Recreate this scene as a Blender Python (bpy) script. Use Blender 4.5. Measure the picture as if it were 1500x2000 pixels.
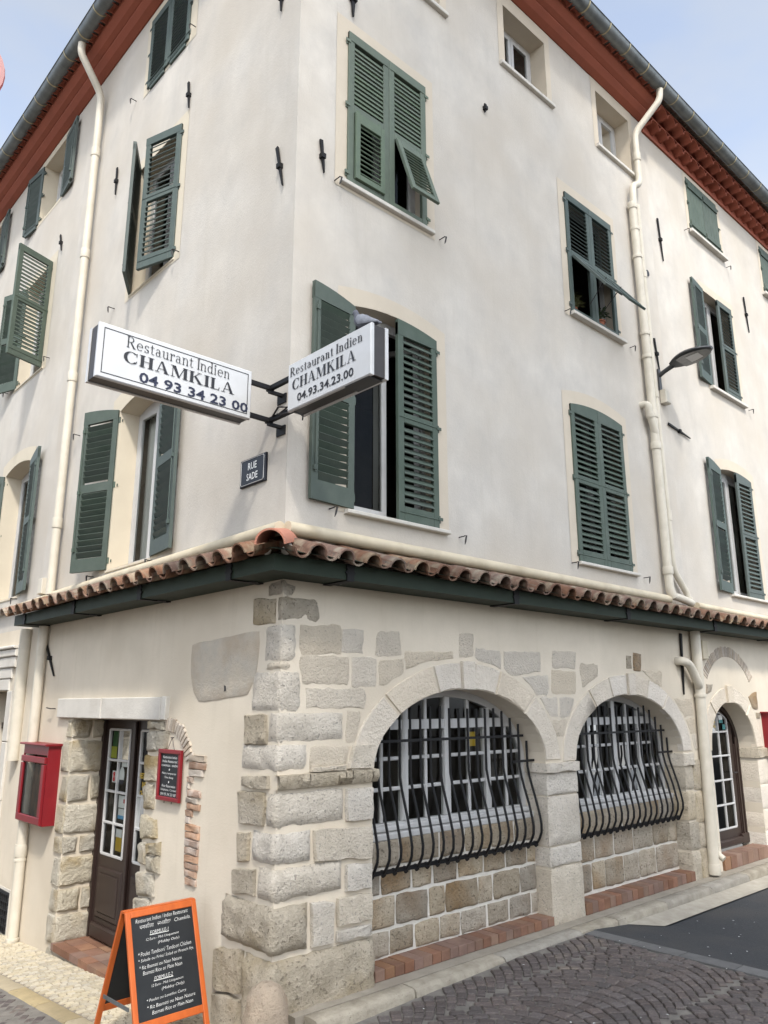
import bpy, bmesh, math, random
from mathutils import Vector, Matrix, noise
from mathutils.geometry import tessellate_polygon
R = math.radians
scn = bpy.context.scene
COL = scn.collection
for o in list(bpy.data.objects):
    bpy.data.objects.remove(o)
random.seed(7)

# ------------------------------------------------------------------ camera
# corner of the house = origin, right facade runs along +X (plane y=0), left facade along +Y (plane x=0)
CAM = Vector((-3.466, -4.897, 2.058))
YAW, PITCH, ROLL, FPX = R(42.758), R(13.977), R(-0.074), 1513.1
_w = Vector((math.sin(YAW)*math.cos(PITCH), math.cos(YAW)*math.cos(PITCH), math.sin(PITCH)))
_r0 = Vector((math.cos(YAW), -math.sin(YAW), 0)); _u0 = _r0.cross(_w)
_r = _r0*math.cos(ROLL) + _u0*math.sin(ROLL); _u = _u0*math.cos(ROLL) - _r0*math.sin(ROLL)
cd = bpy.data.cameras.new('camera'); cam = bpy.data.objects.new('camera', cd); COL.objects.link(cam)
cd.sensor_fit = 'HORIZONTAL'; cd.sensor_width = 36; cd.lens = 36*FPX/1500
cd.clip_start = 0.05; cd.clip_end = 500
M = Matrix((( _r.x,_u.x,-_w.x,CAM.x),(_r.y,_u.y,-_w.y,CAM.y),(_r.z,_u.z,-_w.z,CAM.z),(0,0,0,1)))
cam.matrix_world = M
scn.camera = cam

# ------------------------------------------------------------------ sky + sun
SUN = Vector((-0.62, -0.99, 1.4)).normalized()          # direction towards the sun
SUN_EL = math.asin(SUN.z); SUN_AZ = math.atan2(SUN.x, SUN.y)
wd = bpy.data.worlds.new('World'); scn.world = wd; wd.use_nodes = True
nt = wd.node_tree; nt.nodes.clear()
nd = lambda t, x=0: nt.nodes.new(t)
sky = nd('ShaderNodeTexSky'); sky.sky_type = 'NISHITA'; sky.sun_disc = False
sky.sun_elevation = SUN_EL; sky.sun_rotation = SUN_AZ; sky.air_density = 1.0; sky.dust_density = 1.6; sky.ozone_density = 1.0
tc = nd('ShaderNodeTexCoord'); mp = nd('ShaderNodeMapping'); mp.inputs['Scale'].default_value = (1.0, 1.0, 2.2)
nz = nd('ShaderNodeTexNoise'); nz.inputs['Scale'].default_value = 2.2; nz.inputs['Detail'].default_value = 5; nz.inputs['Roughness'].default_value = .55
rp = nd('ShaderNodeValToRGB'); rp.color_ramp.elements[0].position = .38; rp.color_ramp.elements[1].position = .66
rp.color_ramp.elements[0].color = (.52,.52,.52,1); rp.color_ramp.elements[1].color = (.97,.97,.97,1)
bw = nd('ShaderNodeRGBToBW'); mx = nd('ShaderNodeMixRGB')                         # thin veil of cloud, as bright as the sky behind it
vm = nd('ShaderNodeMixRGB'); vm.blend_type = 'MULTIPLY'; vm.inputs[0].default_value = 1; vm.inputs[2].default_value = (1.27, 1.34, 1.43, 1)
bg = nd('ShaderNodeBackground'); bg.inputs[1].default_value = 0.135
wo = nd('ShaderNodeOutputWorld')
L = nt.links.new
L(tc.outputs['Generated'], mp.inputs[0]); L(mp.outputs[0], nz.inputs[0]); L(nz.outputs[0], rp.inputs[0])
L(rp.outputs[0], mx.inputs[0]); L(sky.outputs[0], mx.inputs[1]); L(sky.outputs[0], bw.inputs[0]); L(bw.outputs[0], vm.inputs[1]); L(vm.outputs[0], mx.inputs[2]); L(mx.outputs[0], bg.inputs[0]); L(bg.outputs[0], wo.inputs[0])
sl = bpy.data.lights.new('sun', 'SUN'); sl.energy = 1.3; sl.angle = R(5.0); sl.color = (1, .95, .87)
so = bpy.data.objects.new('sun', sl); COL.objects.link(so); so.location = (0, 0, 40)
so.rotation_euler = (-SUN).to_track_quat('-Z', 'Y').to_euler()
vs = scn.view_settings; vs.view_transform = 'Standard'; vs.look = 'None'; vs.exposure = 1.58; vs.gamma = 1; vs.use_curve_mapping = False
scn.render.engine = 'CYCLES'

# ------------------------------------------------------------------ materials
MATS = {}
def material(name, c1, c2=None, rough=.7, scale=4, detail=6, bump=0, bscale=60, bdist=.01, metal=0, obj_var=0, spec=.5,
             spots=None, stretch=None, big=None, coat=0, streak=None):
    m = bpy.data.materials.new(name); m.use_nodes = True; t = m.node_tree; t.nodes.clear()
    N = t.nodes.new; K = t.links.new
    out = N('ShaderNodeOutputMaterial'); b = N('ShaderNodeBsdfPrincipled'); K(b.outputs[0], out.inputs[0])
    b.inputs['Roughness'].default_value = rough; b.inputs['Metallic'].default_value = metal
    b.inputs['Specular IOR Level'].default_value = spec; b.inputs['Coat Weight'].default_value = coat
    tcn = N('ShaderNodeTexCoord'); src = tcn.outputs['Object']
    oi = None
    if obj_var:
        oi = N('ShaderNodeObjectInfo'); ad = N('ShaderNodeVectorMath'); ad.operation = 'ADD'
        ml = N('ShaderNodeMath'); ml.operation = 'MULTIPLY'; ml.inputs[1].default_value = 37
        K(oi.outputs['Random'], ml.inputs[0]); K(src, ad.inputs[0]); K(ml.outputs[0], ad.inputs[1]); src = ad.outputs[0]
    if stretch:
        mpn = N('ShaderNodeMapping'); mpn.inputs['Scale'].default_value = stretch; K(src, mpn.inputs[0]); csrc = mpn.outputs[0]
    else: csrc = src
    col = None
    if c2 is None: c2 = tuple(x*.82 for x in c1)
    n = N('ShaderNodeTexNoise'); n.inputs['Scale'].default_value = scale; n.inputs['Detail'].default_value = detail; n.inputs['Roughness'].default_value = .62
    K(csrc, n.inputs[0])
    r = N('ShaderNodeValToRGB'); r.color_ramp.elements[0].position = .33; r.color_ramp.elements[1].position = .68
    r.color_ramp.elements[0].color = (*c1, 1); r.color_ramp.elements[1].color = (*c2, 1)
    K(n.outputs[0], r.inputs[0]); col = r.outputs[0]
    if big:                                   # (colour, scale, lo, hi) large soft stains
        n2 = N('ShaderNodeTexNoise'); n2.inputs['Scale'].default_value = big[1]; n2.inputs['Detail'].default_value = 4; K(src, n2.inputs[0])
        r2 = N('ShaderNodeValToRGB'); r2.color_ramp.elements[0].position = big[2]; r2.color_ramp.elements[1].position = big[3]
        K(n2.outputs[0], r2.inputs[0]); mm = N('ShaderNodeMixRGB'); mm.inputs[2].default_value = (*big[0], 1)
        K(r2.outputs[0], mm.inputs[0]); K(col, mm.inputs[1]); col = mm.outputs[0]
    if streak:                                # rain streaks: noise drawn out along z
        ms_ = N('ShaderNodeMapping'); ms_.inputs['Scale'].default_value = (5, 5, .35); K(src, ms_.inputs[0])
        n4 = N('ShaderNodeTexNoise'); n4.inputs['Scale'].default_value = 1.6; n4.inputs['Detail'].default_value = 7; n4.inputs['Roughness'].default_value = .7; K(ms_.outputs[0], n4.inputs[0])
        r4 = N('ShaderNodeValToRGB'); r4.color_ramp.elements[0].position = .54; r4.color_ramp.elements[1].position = 1.0; K(n4.outputs[0], r4.inputs[0])
        mm = N('ShaderNodeMixRGB'); mm.inputs[2].default_value = (*streak, 1); K(r4.outputs[0], mm.inputs[0]); K(col, mm.inputs[1]); col = mm.outputs[0]
    if spots:                                 # (colour, scale, threshold) pits and flecks
        n3 = N('ShaderNodeTexNoise'); n3.inputs['Scale'].default_value = spots[1]; n3.inputs['Detail'].default_value = 3; K(src, n3.inputs[0])
        r3 = N('ShaderNodeValToRGB'); r3.color_ramp.elements[0].position = spots[2]; r3.color_ramp.elements[1].position = spots[2]+.08
        K(n3.outputs[0], r3.inputs[0]); mm = N('ShaderNodeMixRGB'); mm.inputs[2].default_value = (*spots[0], 1)
        K(r3.outputs[0], mm.inputs[0]); K(col, mm.inputs[1]); col = mm.outputs[0]
    if obj_var:
        hs = N('ShaderNodeHueSaturation'); mr = N('ShaderNodeMapRange'); mr.inputs[3].default_value = 1-obj_var; mr.inputs[4].default_value = 1+obj_var*.7
        K(oi.outputs['Random'], mr.inputs[0]); K(mr.outputs[0], hs.inputs['Value'])
        w2 = N('ShaderNodeMath'); w2.operation = 'MULTIPLY'; w2.inputs[1].default_value = 7.13
        fr = N('ShaderNodeMath'); fr.operation = 'FRACT'; K(oi.outputs['Random'], w2.inputs[0]); K(w2.outputs[0], fr.inputs[0])
        ms = N('ShaderNodeMapRange'); ms.inputs[3].default_value = .88; ms.inputs[4].default_value = 1.3
        K(fr.outputs[0], ms.inputs[0]); K(ms.outputs[0], hs.inputs['Saturation']); K(col, hs.inputs['Color']); col = hs.outputs[0]
    K(col, b.inputs['Base Color'])
    if bump:
        nb = N('ShaderNodeTexNoise'); nb.inputs['Scale'].default_value = bscale; nb.inputs['Detail'].default_value = 6; nb.inputs['Roughness'].default_value = .72
        K(csrc if stretch else src, nb.inputs[0]); bp = N('ShaderNodeBump'); bp.inputs['Strength'].default_value = bump; bp.inputs['Distance'].default_value = bdist
        K(nb.outputs[0], bp.inputs['Height']); K(bp.outputs[0], b.inputs['Normal'])
    MATS[name] = m
    return m
material('plaster', (.57,.53,.472), (.455,.425,.385), .92, 2.3, 11, .28, 40, .014, big=((.47,.42,.355), .8, .38, .72), streak=(.44,.40,.34), stretch=(1,1,.8), spec=.2)
material('plaster_low', (.66,.585,.475), (.58,.515,.415), .92, 1.8, 10, .28, 50, .012, big=((.53,.46,.36), .6, .45, .7), spec=.2, streak=(.52,.45,.35))
material('cream', (.55,.48,.385), (.51,.445,.355), .9, 3, 5, .25, 70, .008, spec=.2)
material('reveal', (.57,.505,.395), (.535,.47,.37), .9, 3, 5, .2, 70, .008, spec=.2)
material('stone_pale', (.75,.685,.59), (.63,.57,.48), .93, 9, 9, 1.0, 48, .035, obj_var=.06, big=((.61,.545,.455), 2.2, .5, .78), spots=((.42,.375,.32), 42, .60), spec=.2)
material('stone_arch', (.72,.65,.555), (.65,.585,.495), .92, 7, 8, .8, 34, .035, obj_var=.05, spots=((.42,.375,.31), 30, .71), spec=.2)
material('stone_rough', (.66,.585,.47), (.50,.435,.34), .94, 10, 9, 1.0, 38, .055, obj_var=.12, big=((.47,.385,.26), 2.2, .5, .7), spots=((.33,.285,.225), 38, .60), spec=.2)
material('stone_panel', (.50,.44,.355), (.37,.32,.25), .94, 9, 9, 1.0, 42, .035, obj_var=.22, big=((.33,.24,.155), 1.7, .48, .7), spots=((.21,.18,.14), 40, .60), spec=.2)
material('rubble', (.66,.605,.50), (.52,.465,.37), .94, 9, 9, 1.0, 32, .06, obj_var=.12, big=((.42,.33,.2), 3, .5, .7), spec=.2)
material('stone_flush', (.69,.62,.52), (.61,.545,.455), .93, 8, 9, 1.0, 50, .03, obj_var=.06, spots=((.46,.41,.345), 40, .63), spec=.2)
material('guard', (.56,.45,.34), (.44,.355,.27), .94, 9, 9, 1.0, 40, .04, big=((.50,.36,.25), 4, .45, .7), spots=((.34,.27,.2), 40, .62), spec=.2)
material('slab', (.54,.475,.38), (.45,.41,.35), .94, 5, 8, .7, 40, .02, big=((.42,.33,.24), 2.4, .45, .7), spec=.2)
material('lintel', (.60,.565,.505), (.53,.50,.45), .85, 5, 8, .4, 50, .012, spec=.2, big=((.50,.46,.40), 2.5, .5, .75))
material('mortar', (.68,.645,.575), (.60,.565,.50), .95, 7, 6, .6, 50, .015, spec=.2)
material('brick_old', (.46,.33,.25), (.33,.22,.165), .94, 14, 7, .7, 50, .015, obj_var=.25, big=((.60,.53,.46), 6, .5, .75), spec=.2)
material('brick_pale', (.50,.44,.37), (.40,.34,.28), .94, 14, 7, .6, 50, .015, obj_var=.16, spec=.2)
material('brick_step', (.225,.135,.10), (.17,.10,.075), .8, 10, 6, .4, 60, .01, obj_var=.2, big=((.26,.17,.12), 3, .45, .7), spec=.3)
material('tile', (.225,.138,.10), (.145,.09,.069), .9, 11, 8, .5, 45, .01, obj_var=.22, big=((.28,.228,.172), 5, .46, .64), spots=((.13,.11,.09), 16, .63), spec=.25)
material('tile_hip', (.50,.20,.13), (.42,.20,.14), .9, 8, 7, .4, 45, .01, spots=((.2,.15,.12), 14, .68), spec=.25)
material('red_paint', (.30,.085,.05), (.265,.077,.046), .75, 5, 5, .15, 60, .006, spec=.3)
material('shutter_green', (.082,.104,.084), (.068,.088,.072), .62, 9, 8, .2, 70, .006, spec=.3, obj_var=.10, big=((.10,.12,.10), 3, .5, .8))
material('shutter_grey_green', (.082,.102,.092), (.069,.087,.08), .62, 9, 8, .2, 70, .006, spec=.3, obj_var=.10, big=((.10,.12,.108), 3, .5, .8))
material('shutter_sage', (.125,.155,.115), (.105,.132,.1), .6, 9, 8, .2, 70, .006, spec=.3, obj_var=.08)
material('fascia_green', (.025,.036,.024), (.02,.03,.02), .6, 6, 5, .12, 60, .004, spec=.2)
material('iron', (.007,.007,.008), (.011,.010,.010), .6, 20, 4, .15, 90, .003, spec=.25)
material('iron_old', (.025,.023,.024), (.045,.04,.038), .7, 30, 5, .3, 90, .004, spec=.35)
material('pvc_cream', (.58,.53,.44), (.52,.475,.39), .5, 5, 6, 0, spec=.35, big=((.47,.43,.35), 2.5, .5, .75))
material('pvc_aged', (.57,.495,.36), (.50,.43,.31), .55, 6, 6, 0, spec=.35, big=((.43,.36,.25), 3, .5, .75))
material('white_paint', (.49,.485,.475), (.44,.435,.425), .45, 6, 4, 0, spec=.45)
material('white_plastic', (.56,.56,.56), (.52,.52,.515), .3, 6, 5, 0, spec=.5, big=((.48,.47,.45), 2.5, .5, .8))
material('black_ink', (.012,.012,.016), (.014,.014,.018), .5, 6, 2, 0)
material('navy_ink', (.010,.013,.035), (.010,.013,.04), .5, 6, 2, 0)
material('sign_side', (.02,.016,.014), (.035,.028,.024), .45, 9, 5, .1, 60, .003)
material('zinc', (.20,.215,.215), (.115,.125,.125), .5, 5, 8, .15, 30, .006, metal=.55, stretch=(1,1,1))
material('brass_band', (.50,.43,.27), (.40,.34,.2), .5, 9, 4, 0, metal=.3)
material('door_brown', (.034,.02,.016), (.026,.016,.013), .42, 6, 6, .12, 50, .004, spec=.45, stretch=(1,1,.2))
material('menu_red', (.205,.008,.013), (.17,.007,.012), .4, 5, 5, .06, 40, .004, spec=.45)
material('menu_inside', (.20,.11,.05), (.045,.028,.018), .7, 4, 5, 0, stretch=(3,3,1))
material('orange_wood', (.50,.112,.022), (.40,.086,.017), .42, 8, 6, .1, 60, .004, spec=.45, stretch=(2,2,.5))
material('slate_black', (.010,.012,.014), (.016,.018,.02), .55, 5, 6, 0, spec=.4)
material('chalk', (.72,.72,.70), (.60,.60,.58), .9, 40, 4, 0)
material('plaque_blue', (.009,.011,.018), (.012,.014,.022), .4, 5, 3, 0, spec=.3)
material('enamel_white', (.78,.78,.76), (.74,.74,.72), .4, 5, 3, 0)
material('lamp_grey', (.055,.057,.06), (.045,.047,.05), .5, 6, 4, .1, 60, .003, metal=.2)
material('lamp_lens', (.20,.20,.195), (.15,.15,.15), .2, 8, 3, 0)
material('concrete', (.33,.295,.24), (.26,.23,.185), .95, 6, 8, .5, 70, .01, big=((.26,.225,.18), 1.5, .5, .75), spots=((.18,.16,.13), 40, .68), spec=.2)
material('kerb', (.44,.40,.335), (.30,.27,.222), .93, 8, 9, .8, 40, .03, obj_var=.1, spots=((.2,.18,.15), 45, .68), spec=.2)
material('kerb_yellow', (.37,.305,.2), (.30,.25,.165), .93, 7, 8, .5, 60, .012, obj_var=.12, spots=((.22,.19,.14), 30, .66), spec=.2)
material('border_stone', (.155,.152,.148), (.115,.113,.11), .85, 9, 7, .4, 70, .008, obj_var=.12, spec=.3)
material('sett', (.115,.096,.09), (.078,.067,.064), .72, 16, 7, .45, 70, .008, obj_var=.24, big=((.165,.14,.12), 5, .5, .72), spec=.35)
material('sett_joint', (.22,.20,.175), (.14,.13,.115), .95, 10, 7, .6, 60, .01, spec=.2)
material('asphalt', (.058,.06,.064), (.042,.044,.047), .88, 40, 9, .9, 160, .01, spots=((.11,.11,.11), 90, .66), big=((.066,.064,.062), 1.6, .45, .68), spec=.3)
material('gutter_concrete', (.44,.40,.33), (.33,.295,.24), .95, 6, 7, .5, 60, .01, spec=.2)
material('mosaic', (.50,.445,.35), (.40,.355,.275), .85, 14, 6, .35, 90, .005, obj_var=.18, spec=.3)
material('mosaic_joint', (.27,.235,.185), (.21,.18,.14), .95, 10, 6, .5, 60, .01, spec=.2)
material('ground', (.17,.16,.145), (.13,.122,.11), .95, 2, 6, .4, 40, .02, spec=.2)
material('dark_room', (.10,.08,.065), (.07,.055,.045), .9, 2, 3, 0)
material('curtain', (.55,.55,.52), (.48,.48,.45), .9, 3, 3, 0)
material('pot', (.33,.12,.065), (.27,.10,.055), .85, 9, 5, .2, 60, .004)
material('leaf', (.045,.09,.022), (.028,.06,.016), .5, 12, 4, 0, obj_var=.2)
material('leaf_dry', (.15,.15,.055), (.09,.1,.035), .6, 12, 4, 0)
material('pigeon', (.10,.105,.125), (.07,.072,.088), .7, 18, 5, .3, 120, .004)
material('pigeon_pale', (.27,.28,.31), (.16,.165,.19), .7, 18, 5, .3, 120, .004)
material('yellow', (.60,.40,.03), (.55,.36,.03), .5, 5, 2, 0)
material('sticker_green', (.03,.10,.035), (.035,.12,.04), .5, 5, 2, 0)
material('sticker_lime', (.40,.42,.05), (.36,.38,.05), .5, 5, 2, 0)
material('sticker_teal', (.06,.24,.24), (.05,.20,.2), .5, 5, 2, 0)
material('sticker_blue', (.10,.36,.60), (.12,.4,.65), .5, 5, 2, 0)
material('opposite', (.62,.55,.43), (.55,.49,.39), .92, 2, 6, .2, 40, .01, spec=.2)
material('opposite_b', (.60,.50,.42), (.54,.45,.38), .92, 2, 6, .2, 40, .01, spec=.2)
material('road_sign_red', (.50,.02,.025), (.46,.02,.025), .35, 4, 2, 0)
def glass():
    m = bpy.data.materials.new('glass'); m.use_nodes = True; t = m.node_tree; t.nodes.clear(); N = t.nodes.new; K = t.links.new
    out = N('ShaderNodeOutputMaterial'); tr = N('ShaderNodeBsdfTransparent'); tr.inputs[0].default_value = (.80,.82,.80,1)
    gl = N('ShaderNodeBsdfGlossy'); gl.inputs['Roughness'].default_value = .03; gl.inputs[0].default_value = (.9,.92,.93,1)
    fr = N('ShaderNodeFresnel'); fr.inputs[0].default_value = 1.2
    n = N('ShaderNodeTexNoise'); n.inputs['Scale'].default_value = 3; bp = N('ShaderNodeBump'); bp.inputs['Strength'].default_value = .06; bp.inputs['Distance'].default_value = .02
    tcn = N('ShaderNodeTexCoord'); K(tcn.outputs['Object'], n.inputs[0]); K(n.outputs[0], bp.inputs['Height']); K(bp.outputs[0], gl.inputs['Normal'])
    mx = N('ShaderNodeMixShader'); K(fr.outputs[0], mx.inputs[0]); K(tr.outputs[0], mx.inputs[1]); K(gl.outputs[0], mx.inputs[2]); K(mx.outputs[0], out.inputs[0])
    MATS['glass'] = m
glass()

# ------------------------------------------------------------------ helpers
def jit(a): return random.uniform(-a, a)
class MB:
    """collects shapes; build() links them as ONE mesh object"""
    def __init__(s): s.v = []; s.f = []; s.smooth = False
    def add(s, vs, fs):
        k = len(s.v); s.v += [tuple(v) for v in vs]; s.f += [tuple(i+k for i in f) for f in fs]; return s
    def box(s, x0, x1, y0, y1, z0, z1):
        return s.add([(x0,y0,z0),(x1,y0,z0),(x1,y1,z0),(x0,y1,z0),(x0,y0,z1),(x1,y0,z1),(x1,y1,z1),(x0,y1,z1)],
                     [(0,3,2,1),(4,5,6,7),(0,1,5,4),(1,2,6,5),(2,3,7,6),(3,0,4,7)])
    def bevbox(s, x0, x1, y0, y1, z0, z1, b=.006, j=0):
        """box with chamfered front (-y) edges"""
        q = lambda: jit(j)
        vs = [(x0,y1,z0),(x1,y1,z0),(x1,y1,z1),(x0,y1,z1),
              (x0+q(),y0+b,z0+q()),(x1+q(),y0+b,z0+q()),(x1+q(),y0+b,z1+q()),(x0+q(),y0+b,z1+q()),
              (x0+b,y0+q()*.5,z0+b),(x1-b,y0+q()*.5,z0+b),(x1-b,y0+q()*.5,z1-b),(x0+b,y0+q()*.5,z1-b)]
        return s.add(vs, [(0,1,2,3),(0,4,5,1),(1,5,6,2),(2,6,7,3),(3,7,4,0),(4,8,9,5),(5,9,10,6),(6,10,11,7),(7,11,8,4),(8,11,10,9)])
    def prism(s, poly, y0, y1):
        """polygon in (x,z) extruded along y"""
        n = len(poly); vs = [(x,y0,z) for x,z in poly]+[(x,y1,z) for x,z in poly]
        return s.add(vs, [tuple(range(n)), tuple(range(2*n-1,n-1,-1))]+[(i,i+n,(i+1)%n+n,(i+1)%n) for i in range(n)])
    def plan(s, poly, z0, z1):
        n = len(poly); vs = [(x,y,z0) for x,y in poly]+[(x,y,z1) for x,y in poly]
        return s.add(vs, [tuple(range(n)), tuple(range(2*n-1,n-1,-1))]+[(i,i+n,(i+1)%n+n,(i+1)%n) for i in range(n)])
    def strip(s, a, b):
        """sheet between two polylines"""
        n = len(a); return s.add(list(a)+list(b), [(i,i+1,n+i+1,n+i) for i in range(n-1)])
    def tube(s, path, r, n=10, cap=True, radii=None, arc=None):
        P = [Vector(p) for p in path]; rings = []
        up = Vector((0,0,1)); prev = None
        for i, p in enumerate(P):
            d = (P[min(i+1,len(P)-1)]-P[max(i-1,0)]).normalized()
            if prev is None:
                a = d.cross(up if abs(d.z) < .9 else Vector((0,1,0))).normalized()
            else: a = (prev - d*prev.dot(d)).normalized()
            prev = a; b = d.cross(a); rr = radii[i] if radii else r
            rings.append([p+(a*math.cos(t)+b*math.sin(t))*rr for t in (2*math.pi*k/n for k in range(n))])
        k = len(s.v); vs = [v for g in rings for v in g]; fs = []
        for i in range(len(P)-1):
            for j in range(n): fs.append((i*n+j, i*n+(j+1)%n, (i+1)*n+(j+1)%n, (i+1)*n+j))
        if cap: fs += [tuple(range(n-1,-1,-1)), tuple((len(P)-1)*n+j for j in range(n))]
        return s.add(vs, fs)
    def lathe(s, prof, n=16, c=(0,0,0)):
        vs = []; fs = []
        for r_, z_ in prof:
            vs += [(c[0]+r_*math.cos(2*math.pi*k/n), c[1]+r_*math.sin(2*math.pi*k/n), c[2]+z_) for k in range(n)]
        for i in range(len(prof)-1):
            for j in range(n): fs.append((i*n+j, i*n+(j+1)%n, (i+1)*n+(j+1)%n, (i+1)*n+j))
        fs += [tuple(range(n-1,-1,-1)), tuple((len(prof)-1)*n+j for j in range(n))]
        return s.add(vs, fs)
    def mesh(s, name, mat, smooth=None):
        me = bpy.data.meshes.new(name); me.from_pydata(s.v, [], s.f)
        bm = bmesh.new(); bm.from_mesh(me); bmesh.ops.recalc_face_normals(bm, faces=bm.faces[:]); bm.to_mesh(me); bm.free()
        if smooth:
            me.polygons.foreach_set('use_smooth', [True]*len(me.polygons))
            try: me.set_sharp_from_angle(angle=R(smooth))
            except Exception: pass
        me.materials.append(MATS[mat]); return me
    def build(s, name, mat, parent=None, frame='R', loc=(0,0,0), rz=0, smooth=None):
        return put(name, s.mesh(name, mat, smooth), parent, frame, loc, rz)
def fl(frame, loc):
    """wall frame -> world: local x = to the right seen from outside, y = into the wall"""
    x, y, z = loc
    return (x, y, z) if frame == 'R' else (y, -x, z)
def put(name, data, parent=None, frame='R', loc=(0,0,0), rz=0, scale=None):
    o = bpy.data.objects.new(name, data); COL.objects.link(o); o.parent = parent
    o.location = fl(frame, loc); o.rotation_euler = (0, 0, rz + (0 if frame == 'R' else -math.pi/2))
    if scale: o.scale = scale
    return o
def tag(o, label, cat, group=None, kind=None):
    if label: o['label'] = label
    if cat: o['category'] = cat
    if group: o['group'] = group
    if kind: o['kind'] = kind
    return o
def thing(name, label, cat, frame='R', loc=(0,0,0), rz=0, group=None):
    return tag(put(name, None, None, frame, loc, rz), label, cat, group)
def structure(o): o['kind'] = 'structure'; return o
def pix(p):
    v = Vector(p)-CAM; d = v.dot(_w)
    return (750+FPX*v.dot(_r)/d, 1000-FPX*v.dot(_u)/d, d) if d > .1 else (-9999, -9999, 1)
def seen(p, m=20):
    x, y, d = pix(p); return -m < x < 1500+m and -m < y < 2000+m
def ell(xc, a, zb, b, x): 
    t = 1-((x-xc)/a)**2
    return zb + b*math.sqrt(max(0, t))
def arch_loop(x0, x1, z0, zs, rise, n=10, elliptic=False):
    """opening outline: jambs to zs, segmental or elliptic head"""
    pts = [(x0, z0), (x1, z0)]
    xc = (x0+x1)/2; a = (x1-x0)/2
    for i in range(n+1):
        if elliptic: t = math.pi*i/n; pts.append((xc+a*math.cos(t), zs+rise*math.sin(t)))
        else:
            x = x1-(x1-x0)*i/n; pts.append((x, zs+rise*(1-((x-xc)/a)**2)))
    return pts
def sheet_with_holes(outer, holes, y=0.0, depth=None, depths=None):
    """flat sheet in (x,z) with openings cut out, plus the reveals of the openings"""
    mb = MB(); loops = [[Vector((x, z, 0)) for x, z in outer]]+[[Vector((x, z, 0)) for x, z in h] for h in holes]
    flat = [p for l in loops for p in l]; tri = tessellate_polygon(loops)
    mb.add([(p.x, y, p.y) for p in flat], tri)
    for i, h in enumerate(holes):
        d = depths[i] if depths else depth
        if d:
            a = [(x, y, z) for x, z in h]; a.append(a[0]); b = [(x, d, z) for x, z in h]; b.append(b[0])
            mb.strip(a, b)
    return mb
def stone_mb(poly, proud=.015, rough=.006, step=.07, back=.03, edge=.008, seed=None):
    """a hewn stone set in a wall: polygon in (x,z), face towards -y, uneven outline and face"""
    cx = sum(p[0] for p in poly)/len(poly); cz = sum(p[1] for p in poly)/len(poly)
    out = []
    for i in range(len(poly)):
        a = poly[i]; b = poly[(i+1)%len(poly)]; l = math.dist(a, b); n = max(1, int(l/step))
        for k in range(n):
            t = k/n; c = .006 if k else .012
            x = a[0]+(b[0]-a[0])*t; z = a[1]+(b[1]-a[1])*t
            if not k: x += (cx-x)*.03; z += (cz-z)*.03
            out.append((x+jit(rough*.8), z+jit(rough*.8)))
    n = len(out); mn = max(.02, min(max(abs(p[0]-cx) for p in out), max(abs(p[1]-cz) for p in out)))
    def ring(inset, y, nz):
        r_ = []
        for x, z in out:
            dx, dz = cx-x, cz-z; l = math.hypot(dx, dz) or 1; s = min(inset, l*.5)/l
            r_.append((x+dx*s, y+jit(nz), z+dz*s))
        return r_
    mb = MB(); fz = min(rough, proud*.35); rr = [ring(0, back, 0), ring(0, -proud*.35, fz*.25), ring(edge, -proud, fz*.6), ring(mn*.55, -proud*1.08, fz)]
    vs = [v for g in rr for v in g]+[(cx, -proud*1.1+jit(fz), cz)]
    fs = [(i*n+j, i*n+(j+1)%n, (i+1)*n+(j+1)%n, (i+1)*n+j) for i in range(3) for j in range(n)]
    fs += [(3*n+j, 3*n+(j+1)%n, 4*n) for j in range(n)]
    return mb.add(vs, fs)
def text_mesh(body, size, mat, align='LEFT', shear=0, bold=0, depth=0):
    cu = bpy.data.curves.new('lettering', 'FONT'); cu.body = body; cu.size = size; cu.align_x = align; cu.shear = shear
    cu.offset = bold; cu.extrude = depth; cu.resolution_u = 2
    o = bpy.data.objects.new('tmp', cu); COL.objects.link(o)
    dg = bpy.context.evaluated_depsgraph_get(); dg.update()
    me = bpy.data.meshes.new_from_object(o.evaluated_get(dg)); bpy.data.objects.remove(o); bpy.data.curves.remove(cu)
    for v in me.vertices: v.co = (v.co.x, -v.co.z, v.co.y)        # stand upright, face -y
    me.materials.clear(); me.materials.append(MATS[mat]); me.name = 'lettering'
    return me
def fit_text(body, width, height, mat, align='CENTER', **k):
    me = text_mesh(body, 1, mat, 'LEFT', **k)
    if not me.vertices: return me
    xs = [v.co.x for v in me.vertices]; zs = [v.co.z for v in me.vertices]
    x0, x1, z0, z1 = min(xs), max(xs), min(zs), max(zs)
    sx = width/(x1-x0) if width else height/(z1-z0); sz = height/(z1-z0) if height else sx
    ox = {'CENTER': -(x0+x1)/2, 'LEFT': -x0}[align]
    for v in me.vertices: v.co = ((v.co.x+ox)*sx, v.co.y, (v.co.z-z0)*sz)
    return me

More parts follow.
